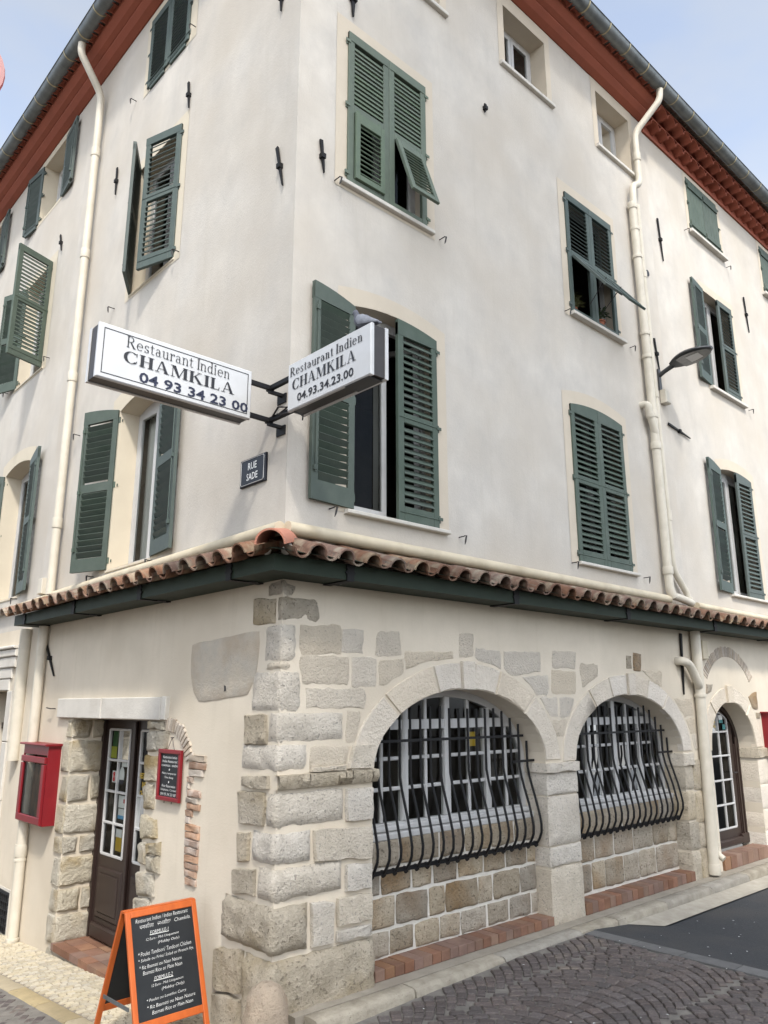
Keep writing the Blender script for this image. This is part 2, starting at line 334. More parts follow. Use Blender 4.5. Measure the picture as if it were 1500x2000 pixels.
# ------------------------------------------------------------------ ground, roads, pavements
def lp(x, a, b, va, vb): return va if x <= a else vb if x >= b else va+(vb-va)*(x-a)/(b-a)
def hr(x): return lp(x, -1.0, .5, -.20, -.066) if x < .5 else lp(x, .5, 2.2, -.066, -.012)
def hroad(x, y): return hr(x) - .065*max(0, y)
def hwalk(y): return -.17-.065*y
def grid_sheet(xs, ys, f):
    mb = MB(); n = len(ys)
    return mb.add([(x, y, f(x, y)) for x in xs for y in ys], [(i*n+j, (i+1)*n+j, (i+1)*n+j+1, i*n+j+1) for i in range(len(xs)-1) for j in range(n-1)])
def rng(a, b, n): return [a+(b-a)*i/n for i in range(n+1)]
structure(MB().add([(-90,-90,-1.7),(90,-90,-1.7),(90,90,-1.7),(-90,90,-1.7)], [(0,1,2,3)]).build('ground', 'ground'))
road = grid_sheet(rng(-9, 3.46, 44), rng(-7.5, -.2, 24), lambda x, y: hroad(x, y)-.012)
road.add([(x, y, hroad(x, y)-.012) for x in rng(-9, -.62, 10) for y in rng(-.2, 16, 16)], [(i*17+j, (i+1)*17+j, (i+1)*17+j+1, i*17+j+1) for i in range(10) for j in range(16)])
road = structure(road.build('cobbled_road', 'sett_joint'))
# setts laid in arches
SETT = []
for q in range(7):
    b = MB(); j = .05
    top = [(-.5+jit(j), -.5+jit(j)), (.5+jit(j), -.5+jit(j)), (.5+jit(j), .5+jit(j)), (-.5+jit(j), .5+jit(j))]
    vs = [(x, y, -.02) for x, y in top]+[(x, y, -.003) for x, y in top]+[(x*.82, y*.82, .004+jit(.0015)) for x, y in top]
    b.add(vs, [(0,1,5,4),(1,2,6,5),(2,3,7,6),(3,0,4,7),(4,5,9,8),(5,6,10,9),(6,7,11,10),(7,4,8,11),(8,9,10,11)])
    SETT.append(b.mesh('sett', 'sett'))
items = []
def arches(u0, u1, v0, v1, swap, keep):
    W, B, P = 1.16, .42, .112
    k = 0
    while v0+k*W < v1:
        vc = v0+(k+.5)*W
        for i in range(int((u1-u0)/P)+6):
            ub = u0-B+i*P; t = -W/2+.045
            while t < W/2-.02:
                sl = -8*B*t/(W*W); c = math.cos(math.atan(sl)); w = random.uniform(.09, .125)*c
                tm = t+w/2; sl = -8*B*tm/(W*W); c = math.cos(math.atan(sl))
                u = ub+B*(1-(2*tm/W)**2); v = vc+tm
                if u0 < u < u1 and v < v1-.03 and tm+w/2 < W/2+.02:
                    x, y = (u, v) if not swap else (v, u)
                    a = math.atan2(1, sl) if not swap else math.atan2(sl, 1)
                    if keep(x, y): items.append((x, y, a+jit(.05), w/c-.012, max(.055, P*c)-.011))
                t += w
        k += 1
arches(-6.5, 3.27, -6.5, -.36, False, lambda x, y: True)
arches(-.3, 9.5, -5.6, -.79, True, lambda x, y: True)
def sett_size(it):
    p = (it[0], it[1], hroad(it[0], it[1])); return it[3]*it[4]/pix(p)[2]**2 if seen(p, 0) else -1
items.sort(key=sett_size, reverse=True)
rest = MB()
for i, (x, y, a, w, d) in enumerate(items):
    me = SETT[i % 7]; z = hroad(x, y)+jit(.003)
    if i < 300 and sett_size((x, y, a, w, d)) > 0:
        o = put('sett', me, road, 'R', (x, y, z), a, (w, d, 1))
    else:
        ca, sa = math.cos(a), math.sin(a)
        vv = [(x+(v.co.x*w*ca-v.co.y*d*sa), y+(v.co.x*w*sa+v.co.y*d*ca), z+v.co.z) for v in me.vertices]
        rest.add(vv, [tuple(p.vertices) for p in me.polygons])
rest = rest.build('setts', 'sett', road); rest['kind'] = 'stuff'
# flat grey border stones between setts and asphalt
y = -.335
while y > -6.4:
    l = random.uniform(.42, .6)
    MB().plan([(3.29,y),(3.455,y),(3.455,y-l+.008),(3.29,y-l+.008)], -.05, -.008).build('border_stone', 'border_stone', road); y -= l
hasp = lambda x, y: lp(x, 3.46, 4.5, -.012, -.105)
asph = structure(grid_sheet([3.46,3.7,3.95,4.2,4.5,7,12,20,40], rng(-9, -.30, 8), hasp).build('asphalt_road', 'asphalt'))
g = MB()
pts = [(4.05,-.33),(4.35,-.56),(14,-.60),(14,-.318),(4.05,-.318)]
g.add([(x, y, hasp(x, y)+.006) for x, y in pts], [(0,1,2,3,4)]); structure(g.build('gutter_strip', 'gutter_concrete'))
# right pavement: concrete strip + kerb stones
pav = structure(MB().plan([(.10,-.150),(14,-.150),(14,.30),(.10,.30)], -.5, .004).build('right_pavement', 'concrete'))
x = .16
for l in (.93, 1.06, 1.14, .62, .98, 1.05, 1.0, 1.1, .95, 1.02, 1.0, 1.05, 1.1, .9):
    t = .006
    b = MB(); n = 6; prof = [(-.163,-.4),(-.163,t-.006),(-.172,t),(-.285,t-.002),(-.303,t-.012),(-.312,t-.035),(-.316,-.4)]
    xs = [x+.006+(l-.012)*i/n for i in range(n+1)]
    vs = [(xx, py+(jit(.008) if py < -.29 else 0), pz+(jit(.004) if pz > -.1 else 0)) for xx in xs for py, pz in prof]
    m = len(prof); b.add(vs, [(i*m+j, (i+1)*m+j, (i+1)*m+j+1, i*m+j+1) for i in range(n) for j in range(m-1)]+[tuple(range(m)), tuple(n*m+j for j in range(m))])
    b.build('kerb_stone', 'kerb', pav, smooth=40); x += l
# left pavement: small pale pavers + yellow kerb stones
lpv = MB(); ys = rng(-.35, 16, 20)
lpv.add([(x, y, hwalk(y)-.006) for y in ys for x in (.14, -.62)]+[(x, y, -1.2) for y in ys for x in (.14, -.62)],
        [(2*i, 2*i+1, 2*i+3, 2*i+2) for i in range(20)]+[(0, 1, 43, 42)])
lpv = structure(lpv.build('left_pavement', 'mosaic_joint'))
y = -.33
while y < 12:
    l = random.uniform(.60, .72); b = MB(); n = 5; prof = [(-.602,-.1),(-.602,.0),(-.62,.004),(-.725,.002),(-.742,-.006),(-.752,-.03),(-.755,-.12)]
    m = len(prof); ysn = [y+.006+(l-.012)*i/n for i in range(n+1)]
    b.add([(px+jit(.004), yy, hwalk(yy)+pz+jit(.003)) for yy in ysn for px, pz in prof],
          [(i*m+j, (i+1)*m+j, (i+1)*m+j+1, i*m+j+1) for i in range(n) for j in range(m-1)]+[tuple(range(m)), tuple(n*m+j for j in range(m))])
    b.build('kerb_stone', 'kerb_yellow', lpv, smooth=40); y += l
MOS = []
for q in range(6):
    b = MB(); j = .06; top = [(-.5+jit(j), -.5+jit(j)), (.5+jit(j), -.5+jit(j)), (.5+jit(j), .5+jit(j)), (-.5+jit(j), .5+jit(j))]
    vs = [(x, y, -.012) for x, y in top]+[(x*.86, y*.86, .003+jit(.001)) for x, y in top]
    b.add(vs, [(0,1,5,4),(1,2,6,5),(2,3,7,6),(3,0,4,7),(4,5,6,7)]); MOS.append(b.mesh('paver', 'mosaic'))
its = []; yy = -.30; row = 0
while yy < 9:
    pit = random.uniform(.052, .062); xx = -.59+(row % 2)*.03
    while xx < .10:
        w = random.uniform(.055, .085); its.append((xx+w/2, yy+.02*math.sin(xx*7)+jit(.004), jit(.1), w-.007, pit-.006)); xx += w
    yy += pit; row += 1
def ps(it):
    p = (it[0], it[1], hwalk(it[1])); x, y, d = pix(p)
    return it[3]*it[4]/d**2 if seen(p, 0) and it[0] < -.02 and not (215 < x < 410) else -1
its.sort(key=ps, reverse=True); rest = MB()
for i, (x, y, a, w, d) in enumerate(its):
    me = MOS[i % 6]; z = hwalk(y)+jit(.002)
    if i < 300: put('paver', me, lpv, 'R', (x, y, z), a, (w, d, 1))
    else:
        ca, sa = math.cos(a), math.sin(a)
        rest.add([(x+(v.co.x*w*ca-v.co.y*d*sa), y+(v.co.x*w*sa+v.co.y*d*ca), z+v.co.z) for v in me.vertices], [tuple(p.vertices) for p in me.polygons])
rest = rest.build('pavers', 'mosaic', lpv); rest['kind'] = 'stuff'

# ------------------------------------------------------------------ houses: walls with openings
XS, YS, TOP = 6.62, 5.30, 11.04        # party walls, wall head
house = thing('corner_house', 'cream corner house with green shutters, stone arches and red eaves', 'house')
hr_ = thing('row_house', 'cream house with scalloped red tile eaves joined past the downpipes', 'house', loc=(XS, 0, 0))
hl_ = thing('row_house', 'cream house with stone portal joined beyond the red menu box and drainpipe', 'house', 'R', (0, YS, 0))
A1 = (2.10, 1.17, 1.50, .70); A2 = (4.965, 1.175, 1.48, .69); A3 = (7.62, .70, 1.45, .64)     # xc, a, spring z, rise
def ahole(A, z0): return arch_loop(A[0]-A[1], A[0]+A[1], z0, A[2], A[3], 24, True)
def whole(x0, x1, z0, z1, rise=0): return arch_loop(x0, x1, z0, z1, rise, 8) if rise else [(x0,z0),(x1,z0),(x1,z1),(x0,z1)]
W = {}   # name: (frame, x0, x1, z0, z1, rise, depth)
W['R1'] = ('R', .70, 1.76, 3.66, 5.60, .07, .2); W['R2'] = ('R', 4.09, 5.25, 3.64, 5.57, .07, .2)
W['R3'] = ('R', 8.12, 9.22, 3.64, 5.58, .07, .2)
W['S1'] = ('R', .58, 1.66, 6.84, 8.57, 0, .2); W['S2'] = ('R', 4.26, 5.37, 6.84, 8.58, 0, .2); W['S3'] = ('R', 8.20, 9.25, 6.97, 8.70, 0, .2)
W['T1'] = ('R', 1.02, 1.94, 9.83, 10.78, 0, .28); W['T2'] = ('R', 3.14, 4.03, 9.84, 10.78, 0, .28); W['T3'] = ('R', 5.28, 6.19, 9.84, 10.80, 0, .28)
W['T4'] = ('R', 8.02, 9.16, 9.70, 10.76, 0, .2); W['T5'] = ('R', 11.02, 12.1, 9.70, 10.72, 0, .2)
W['e'] = ('L', -3.32, -2.30, 3.49, 5.34, .09, .28); W['f'] = ('L', -7.34, -6.24, 3.50, 5.44, .09, .28)
W['b'] = ('L', -3.34, -2.26, 6.84, 8.56, 0, .22); W['c'] = ('L', -7.36, -6.30, 6.88, 8.62, 0, .22)
W['a'] = ('L', -3.32, -2.25, 9.76, 10.82, 0, .22); W['d'] = ('L', -7.24, -6.26, 9.76, 10.86, 0, .28); W['d2'] = ('L', -10.4, -9.4, 9.76, 10.86, 0, .28)
wh = lambda *ns: [whole(*W[n][1:6]) for n in ns]; wdp = lambda *ns: [W[n][6] for n in ns]
DOORL = [(-3.86,-.6),(-2.06,-.6),(-2.06,1.92),(-3.86,1.92)]
ns = ['R1','R2','S1','S2','T1','T2','T3']
LOW = 3.03
def wallpart(nm, mat, outer, holes, depths, par, frame, off):
    b = sheet_with_holes(outer, holes, 0, depths=depths); return b.build('wall', mat, par, frame, off)
wallpart('w', 'plaster', [(0,LOW),(XS,LOW),(XS,TOP),(0,TOP)], wh(*ns), wdp(*ns), house, 'R', (0,0,0))
wallpart('w', 'plaster_low', [(0,-.6),(XS,-.6),(XS,LOW),(0,LOW)], [ahole(A1,-.3), ahole(A2,-.3)], [.32,.32], house, 'R', (0,0,0))
wallpart('w', 'plaster', [(0,LOW),(-YS,LOW),(-YS,TOP),(0,TOP)], wh('e','b','a'), wdp('e','b','a'), house, 'L', (0,0,0))
lw_out = [(0,-1.2),(0,LOW),(-YS,LOW),(-YS,-1.2)]
wallpart('w', 'plaster_low', lw_out, [DOORL], [.42], house, 'L', (0,0,0))
sh = lambda pts, d: [(x-d, z) for x, z in pts]
wallpart('w', 'plaster', [(0,LOW),(7.4,LOW),(7.4,TOP),(0,TOP)], [sh(h, XS) for h in wh('R3','S3','T4','T5')], wdp('R3','S3','T4','T5'), hr_, 'R', (0,0,0))
wallpart('w', 'plaster_low', [(0,-.6),(7.4,-.6),(7.4,LOW),(0,LOW)], [sh(ahole(A3,-.3), XS)], [.34], hr_, 'R', (0,0,0))
wallpart('w', 'plaster', [(0,LOW),(-7,LOW),(-7,TOP),(0,TOP)], [sh(h, -YS) for h in wh('f','c','d','d2')], wdp('f','c','d','d2'), hl_, 'L', (0,0,0))
PORT = [(-6.95,-1.0),(-6.08,-1.0),(-6.08,2.24),(-6.95,2.24)]
wallpart('w', 'plaster_low', [(0,-1.4),(0,LOW),(-7,LOW),(-7,-1.4)], [sh(PORT, -YS)], [.3], hl_, 'L', (0,0,0))
# back and party walls, floors (keep the rooms dark), hidden roofs
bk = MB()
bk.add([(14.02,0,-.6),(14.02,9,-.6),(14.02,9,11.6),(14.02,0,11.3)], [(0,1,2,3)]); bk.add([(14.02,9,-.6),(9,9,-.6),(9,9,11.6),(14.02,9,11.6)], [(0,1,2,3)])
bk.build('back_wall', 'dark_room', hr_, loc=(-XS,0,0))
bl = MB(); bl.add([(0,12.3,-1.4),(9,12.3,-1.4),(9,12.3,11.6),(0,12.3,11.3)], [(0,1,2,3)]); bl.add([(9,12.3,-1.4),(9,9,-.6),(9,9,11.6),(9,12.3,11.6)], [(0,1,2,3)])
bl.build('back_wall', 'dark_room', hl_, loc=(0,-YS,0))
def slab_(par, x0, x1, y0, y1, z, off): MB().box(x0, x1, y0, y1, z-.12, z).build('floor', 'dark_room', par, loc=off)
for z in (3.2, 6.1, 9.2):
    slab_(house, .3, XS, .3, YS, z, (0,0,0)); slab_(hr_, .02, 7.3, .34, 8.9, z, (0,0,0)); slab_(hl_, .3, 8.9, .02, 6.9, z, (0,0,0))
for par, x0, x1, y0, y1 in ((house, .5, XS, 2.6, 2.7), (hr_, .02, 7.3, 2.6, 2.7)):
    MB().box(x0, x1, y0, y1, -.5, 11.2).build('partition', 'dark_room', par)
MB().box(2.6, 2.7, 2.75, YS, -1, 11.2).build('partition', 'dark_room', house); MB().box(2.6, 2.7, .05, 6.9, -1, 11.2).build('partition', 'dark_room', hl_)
def roofplane(par, pts, off): MB().add(pts, [tuple(range(len(pts)))]).build('roof', 'tile', par, loc=off)
roofplane(house, [(-.42,-.42,11.30),(XS,-.42,11.30),(XS,5.3,13.2),(5.3,5.3,13.2)], (0,0,0))
roofplane(house, [(-.42,-.42,11.30),(5.3,5.3,13.2),(-.42,5.3,11.30)], (0,0,0))
roofplane(hr_, [(0,-.42,11.25),(7.4,-.42,11.25),(7.4,9,13.6),(0,9,13.6)], (0,0,0))
roofplane(hl_, [(-.42,0,11.30),(9,0,13.4),(9,7,13.4),(-.42,7,11.30)], (0,0,0))

# ---- painted surrounds + sills
def house_of(frame, x): 
    if frame == 'R': return (house, 0, 0) if x < XS else (hr_, XS, 0)
    return (house, 0, 0) if x > -YS else (hl_, 0, YS)
def hput(mb, name, mat, frame, xref, loc=(0,0,0), rz=0, parent=None, smooth=None):
    """link a wall-frame part under the house it belongs to"""
    p, ox, oy = house_of(frame, xref)
    o = mb.build(name, mat, parent or p, frame, loc, rz, smooth)
    if not parent: o.location.x -= ox; o.location.y -= oy
    return o
SUR = {'R1': (.20,.145,.15,.02), 'R2': (.145,.14,.155,.02), 'R3': (.14,.16,.16,.02), 'S1': (.14,.13,.15,.08), 'S2': (.13,.12,.16,.06), 'S3': (.13,.14,.14,.05),
       'T1': (.12,.11,.2,.05), 'T2': (.12,.11,.2,.05), 'T3': (.12,.11,.2,.05), 'T4': (.10,.12,.16,.03), 'T5': (.1,.1,.16,.03),
       'e': (.20,.16,.20,.02), 'f': (.16,.14,.2,.02), 'b': (.14,.14,.14,.3), 'c': (.13,.2,.14,.05), 'a': (.13,.16,.14,.05), 'd': (.13,.12,.12,.05), 'd2': (.13,.12,.12,.05)}
for n, (fr, x0, x1, z0, z1, rise, dep) in W.items():
    l, r_, t, bt = SUR[n]; inner = whole(x0, x1, z0, z1, rise)
    if rise: outer = [(x0-l,z0-bt),(x1+r_,z0-bt)]+[(x1+r_-(x1-x0+l+r_)*i/8, z1+t-.02+.10*(1-((i-4)/4)**2)) for i in range(9)]
    else: outer = [(x0-l,z0-bt),(x1+r_,z0-bt),(x1+r_,z1+t),(x0-l,z1+t)]
    if n == 'b': outer = [(x0-l,z0-.06),(x1+r_,z0-.06),(x1+r_,z1+t),(x0-l,z1+t)]
    zt = TOP-.05; outer = [(x, min(z, zt)) for x, z in outer]
    b = sheet_with_holes(outer, [inner], -.004)
    a = [(x, -.004, z) for x, z in inner]; a.append(a[0]); c = [(x*1.0, dep+.004, z) for x, z in inner]; c.append(c[0])
    xc, zc = (x0+x1)/2, (z0+z1)/2; sq = lambda p: (p[0]+(.003 if p[0] < xc else -.003), p[1], p[2]+(.003 if p[2] < zc else -.003))
    b.strip([sq(p) for p in a], [sq(p) for p in c])
    hput(b, 'window_surround', 'cream' if fr == 'R' else 'reveal', fr, xc)
def sill(fr, x0, x1, z, h=.035, out=.06, mat='lintel'):
    hput(MB().bevbox(x0, x1, -out, .1, z-h, z, .006), 'window_sill', mat, fr, (x0+x1)/2)
for a in (('R',.60,1.88,3.662),('R',4.06,5.37,3.642),('R',8.04,9.37,3.642),('R',.49,1.75,6.84,.045,.05),('R',4.23,5.48,6.84,.045,.08),('R',8.10,9.39,6.965,.05,.07),
          ('R',.9,2.05,9.83,.05,.05),('R',3.03,4.15,9.84,.05,.05),('R',5.2,6.27,9.84,.05,.05),('R',7.93,9.27,9.70,.05,.08),('R',10.9,12.2,9.70,.05,.08)): sill(*a)
for a in (('L',-3.36,-2.28,3.49,.03,.012),('L',-7.38,-6.2,3.50,.03,.012),('L',-3.36,-2.24,6.84,.03,.015),('L',-7.4,-6.2,6.88,.03,.02)): sill(*a, mat='reveal')

# ---- casement windows (white) deep in the openings
def casement(n, curtain=False, open_right=0, y=None):
    fr, x0, x1, z0, z1, rise, dep = W[n]; y = dep-.05 if y is None else y
    root = MB(); ft = .045; zt = z1+rise*.35
    root.box(x0,x0+ft,y,y+.05,z0,zt).box(x1-ft,x1,y,y+.05,z0,zt).box(x0+ft,x1-ft,y,y+.05,z0,z0+ft).box(x0+ft,x1-ft,y,y+.05,zt-.05,zt+rise*.7)
    w = hput(root, 'window', 'white_paint', fr, (x0+x1)/2)
    xm = (x0+x1)/2; st = .055
    for k, (a, b) in enumerate(((x0+ft, xm), (xm, x1-ft))):
        if n == 'S2': continue                           # thrown open into the room
        s = MB(); a += .003; b -= .003
        L_, H_ = b-a, zt-.055-(z0+ft+.004)
        s.box(0,st,-.035,.0,0,H_).box(L_-st,L_,-.035,0,0,H_).box(st,L_-st,-.035,0,0,st).box(st,L_-st,-.035,0,H_-st,H_)
        ang = open_right if k else 0
        # right casement swings inward about its right edge
        if k and ang:
            s.v = [(vx-L_, vy, vz) for vx, vy, vz in s.v]; o = s.build('sash', 'white_paint', w, 'R', (b, y+.03, z0+ft+.004), -ang)
            g = MB().add([(-L_+st,-.018,st),(-st,-.018,st),(-st,-.018,H_-st),(-L_+st,-.018,H_-st)], [(0,1,2,3)]).build('pane', 'glass', w, 'R', (b, y+.03, z0+ft+.004), -ang)
        else:
            o = s.build('sash', 'white_paint', w, 'R', (a, y+.03, z0+ft+.004))
            MB().add([(st,-.018,st),(L_-st,-.018,st),(L_-st,-.018,H_-st),(st,-.018,H_-st)], [(0,1,2,3)]).build('pane', 'glass', w, 'R', (a, y+.03, z0+ft+.004))
    if curtain:
        c = MB(); N_ = 40; pts = [(x0+.03+(x1-x0-.06)*i/N_, y+.12+.02*math.sin(i*1.9)) for i in range(N_+1)]
        c.strip([(px, py, z0+.05) for px, py in pts], [(px, py, zt-.05) for px, py in pts]); c.build('curtain', 'curtain', w, smooth=60)
    return w
for n in W: casement(n, curtain=n in ('R3', 'e'), open_right=R(62) if n == 'R1' else 0)

# ---- shutters
SLATS = {}
def slat_mesh(w, h, mat, tilt=R(38)):
    k = (round(w,3), h, mat, tilt)
    if k not in SLATS:
        b = MB(); t = .009; c, s = math.cos(tilt), math.sin(tilt)
        pr = [(-t/2,-h/2),(t/2,-h/2),(t/2,h/2),(-t/2,h/2)]
        pr = [(a*c-b_*s, a*s+b_*c) for a, b_ in pr]
        pr = [(-y, z) for y, z in pr]                      # outer edge low
        b.add([(-w/2, y, z) for y, z in pr]+[(w/2, y, z) for y, z in pr], [(0,1,2,3),(7,6,5,4),(0,4,5,1),(1,5,6,2),(2,6,7,3),(3,7,4,0)])
        SLATS[k] = b.mesh('slat', mat)
    return SLATS[k]
def slats(root, xc, w, z0, z1, pitch, mat, yc=-.018, h=None, tilt=R(38)):
    n = int((z1-z0)/pitch); off = (z1-z0-n*pitch)/2
    me = slat_mesh(w, h or pitch*1.08, mat, tilt)
    for i in range(n): put('slat', me, root, 'R', (xc, yc, z0+off+pitch*(i+.5)))
def leaf(fr, hx, z0, w, h, sgn, ang, rise=0, rise_out=0, pitch=.068, mat='shutter_green', style='louvre', y=.012, top_r=.10, mid=.52, bot_r=.15, st=.075, tilt=R(38)):
    """one shutter leaf hinged at hx; sgn=+1 runs to the right of the hinge; ang = degrees opened outwards"""
    T = .036; b = MB(); X = lambda a: sgn*a
    def bx(a0, a1, za, zb, y0=-T, y1=0):
        q = sorted((X(a0), X(a1))); b.bevbox(q[0], q[1], y0, y1, za, zb, .004)
    def topz(a): return h+rise_out+(rise-rise_out)*(1-(1-a/w)**2)
    if style == 'solid':
        for i in range(5): bx(w*i/5+.002, w*(i+1)/5-.002, 0, h, -.026, 0)
        for zz in (.12, h-.2): bx(.02, w-.02, zz, zz+.1, -.046, -.026)
    else:
        bx(0, st, 0, h+rise_out-.004); bx(w-st, w, 0, topz(w-st)-.03)
        n = 6
        up = [(X(w*i/n), topz(w*i/n)) for i in range(n+1)]; dn = [(X(w*i/n), h-top_r) for i in range(n+1)]
        b.prism(up+dn[::-1], -T-.002, .002)
        if style == 'flap':
            zm = h*.47; bx(st, w-st, zm, zm+.09)
            bx(st, w-st, 0, .07)
        else:
            zm = h*mid-.05; bx(st, w-st, zm, zm+.10); bx(st, w-st, 0, bot_r)
        # raised trim strips and rivets
        for zz in ((h-top_r-.005,) if style == 'flap' else (zm+.045, .085)):
            bx(.012, w-.012, zz, zz+.012, -T-.006, -T)
    rz = (-1 if sgn > 0 else 1)*R(ang)
    o = hput(b, 'shutter', mat, fr, hx, (hx, y, z0), rz)
    if style == 'louvre':
        slats(o, X(w/2), w-2*st+.004, bot_r, zm, pitch, mat); slats(o, X(w/2), w-2*st+.004, zm+.10, h-top_r, pitch, mat)
    elif style == 'flap':
        slats(o, X(w/2), w-2*st+.004, zm+.09, h-top_r, pitch, mat, tilt=tilt)
    for zz in (.1, h*mid if style != 'flap' and mid else h*.5, h-.12):
        hg = MB(); hg.tube([(X(-.012),-.018,zz-.035),(X(-.012),-.018,zz+.035)], .013, 6); hg.box(*sorted((X(-.04), X(.02))), -.042, -.036, zz-.015, zz+.015)
        hg.build('hinge', mat, o)
    if style == 'louvre' and ang > 60:
        # bolt on the inner face
        kx = X(w-.035); lk = MB().tube([(kx,.012,h*.12),(kx,.012,h*.93)], .007, 5)
        for zz in (.14, .5, .9): lk.box(kx-.018, kx+.018, .0, .02, h*zz-.02, h*zz+.02)
        lk.build('bolt', mat, o)
    return o
def flap(par, sgn, w, h, ang, mat, louv=True, st=.075):
    """small top-hung flap in the lower half of a shutter leaf"""
    fw = w-2*st-.01; fh = h*.47-.075; X = lambda a: sgn*a; b = MB(); T = .03
    def bx(a0, a1, za, zb): q = sorted((X(a0), X(a1))); b.bevbox(q[0], q[1], -T, 0, za, zb, .003)
    s = .055
    bx(0, s, -fh, 0); bx(fw-s, fw, -fh, 0); bx(s, fw-s, -.11, 0); bx(s, fw-s, -fh, -fh+.06)
    o = b.build('flap', mat, par, 'R', (X(st+.005), -.034, h*.47-.003)); o.rotation_euler.x = -R(ang)
    me = slat_mesh(fw-2*s+.004, .04, mat); n = int((fh-.17)/.05)
    c, s_ = math.cos(R(ang)), math.sin(R(ang))
    g = MB()
    for i in range(n):
        zz = -.11-(i+.5)*(fh-.17)/n
        k = len(g.v); g.add([(v.co.x+X(fw/2), v.co.y-.015, v.co.z+zz) for v in me.vertices], [tuple(p.vertices) for p in me.polygons])
    o2 = g.build('flap_slats', mat, par, 'R', (X(st+.005), -.034, h*.47-.003)); o2.rotation_euler.x = -R(ang)
    hh = MB()
    for a in (.05, fw-.05): hh.prism([(X(a)-.022,.05),(X(a)+.022,.05),(X(a)+.018,-.05),(X(a),-.15),(X(a)-.018,-.05)], -.036-T*.0, -.031) if ang < 5 else hh.box(X(a)-.02, X(a)+.02, -.036, -.03, 0, .05)
    hh.build('strap_hinge', mat, par, 'R', (X(st+.005), -.002, h*.47))
    return o
G, GG = 'shutter_green', 'shutter_grey_green'
# right facade
leaf('R', .695, 3.68, .50, 1.90, 1, 175, rise=.06, y=-.02, bot_r=.17)
leaf('R', 1.76, 3.66, .535, 1.935, -1, 0, rise=.06)
leaf('R', 4.09, 3.64, .578, 1.93, 1, 0, rise=.06); leaf('R', 5.25, 3.64, .578, 1.93, -1, 0, rise=.06)
leaf('R', 8.12, 3.65, .55, 1.93, 1, 173, rise=.07, y=-.02, mat=GG)
leaf('R', 9.22, 3.64, .555, 1.94, -1, 0, rise=.06, mat=GG)
for hx, sg, an in ((.58, 1, 0), (1.66, -1, 18)):
    o = leaf('R', hx, 6.84, .538, 1.73, sg, 0, pitch=.052, style='flap', tilt=R(20), mat='shutter_sage'); flap(o, sg, .538, 1.73, an, 'shutter_sage')
for hx, sg, an in ((4.26, 1, 36), (5.37, -1, 36)):
    o = leaf('R', hx, 6.85, .553, 1.73, sg, 0, pitch=.058, style='flap', mat=GG); flap(o, sg, .553, 1.73, an, GG)
    MB().tube([(sg*.4,-.04,.22),(sg*.38,-.33,.5)], .006, 5).build('stay_rod', 'iron_old', o)
leaf('R', 8.20, 6.98, .51, 1.72, 1, 173, y=-.02, mat=GG, pitch=.062)
leaf('R', 9.25, 6.98, .535, 1.72, -1, 0, mat=GG, pitch=.062)
for hx, sg in ((8.02, 1), (9.16, -1), (11.02, 1), (12.1, -1)): leaf('R', hx, 9.71, .565, 1.04, sg, 0, style='solid')
# left facade (x = -Y)
leaf('L', -3.33, 3.50, .55, 1.86, 1, 160, rise=.06, y=-.02); leaf('L', -2.29, 3.50, .55, 1.85, -1, 172, rise=.06, y=-.02, mat=GG)
leaf('L', -7.36, 3.52, .55, 1.92, 1, 165, rise=.06, y=-.02); leaf('L', -6.23, 3.52, .55, 1.92, -1, 171, rise=.06, y=-.02, mat=GG)
leaf('L', -3.34, 6.84, .535, 1.73, 1, 32, mat=GG, pitch=.066); leaf('L', -2.26, 6.84, .55, 1.73, -1, 19, mat=GG, pitch=.066)
leaf('L', -7.36, 6.88, .55, 1.74, 1, 160, y=-.02, pitch=.06); leaf('L', -6.30, 6.88, .575, 1.74, -1, 110, y=-.02, pitch=.06)
leaf('L', -3.32, 9.76, .532, 1.06, 1, 0, mat=GG, pitch=.05, mid=.0, bot_r=.06); leaf('L', -2.25, 9.76, .532, 1.06, -1, 0, mat=GG, pitch=.05, mid=.0, bot_r=.06)
for hx, sg in ((-6.26, -1), (-7.24, 1), (-9.4, -1), (-10.4, 1)): leaf('L', hx, 9.76, .56, 1.10, sg, 174, y=-.02, mat=GG, pitch=.05, mid=.0, bot_r=.06)

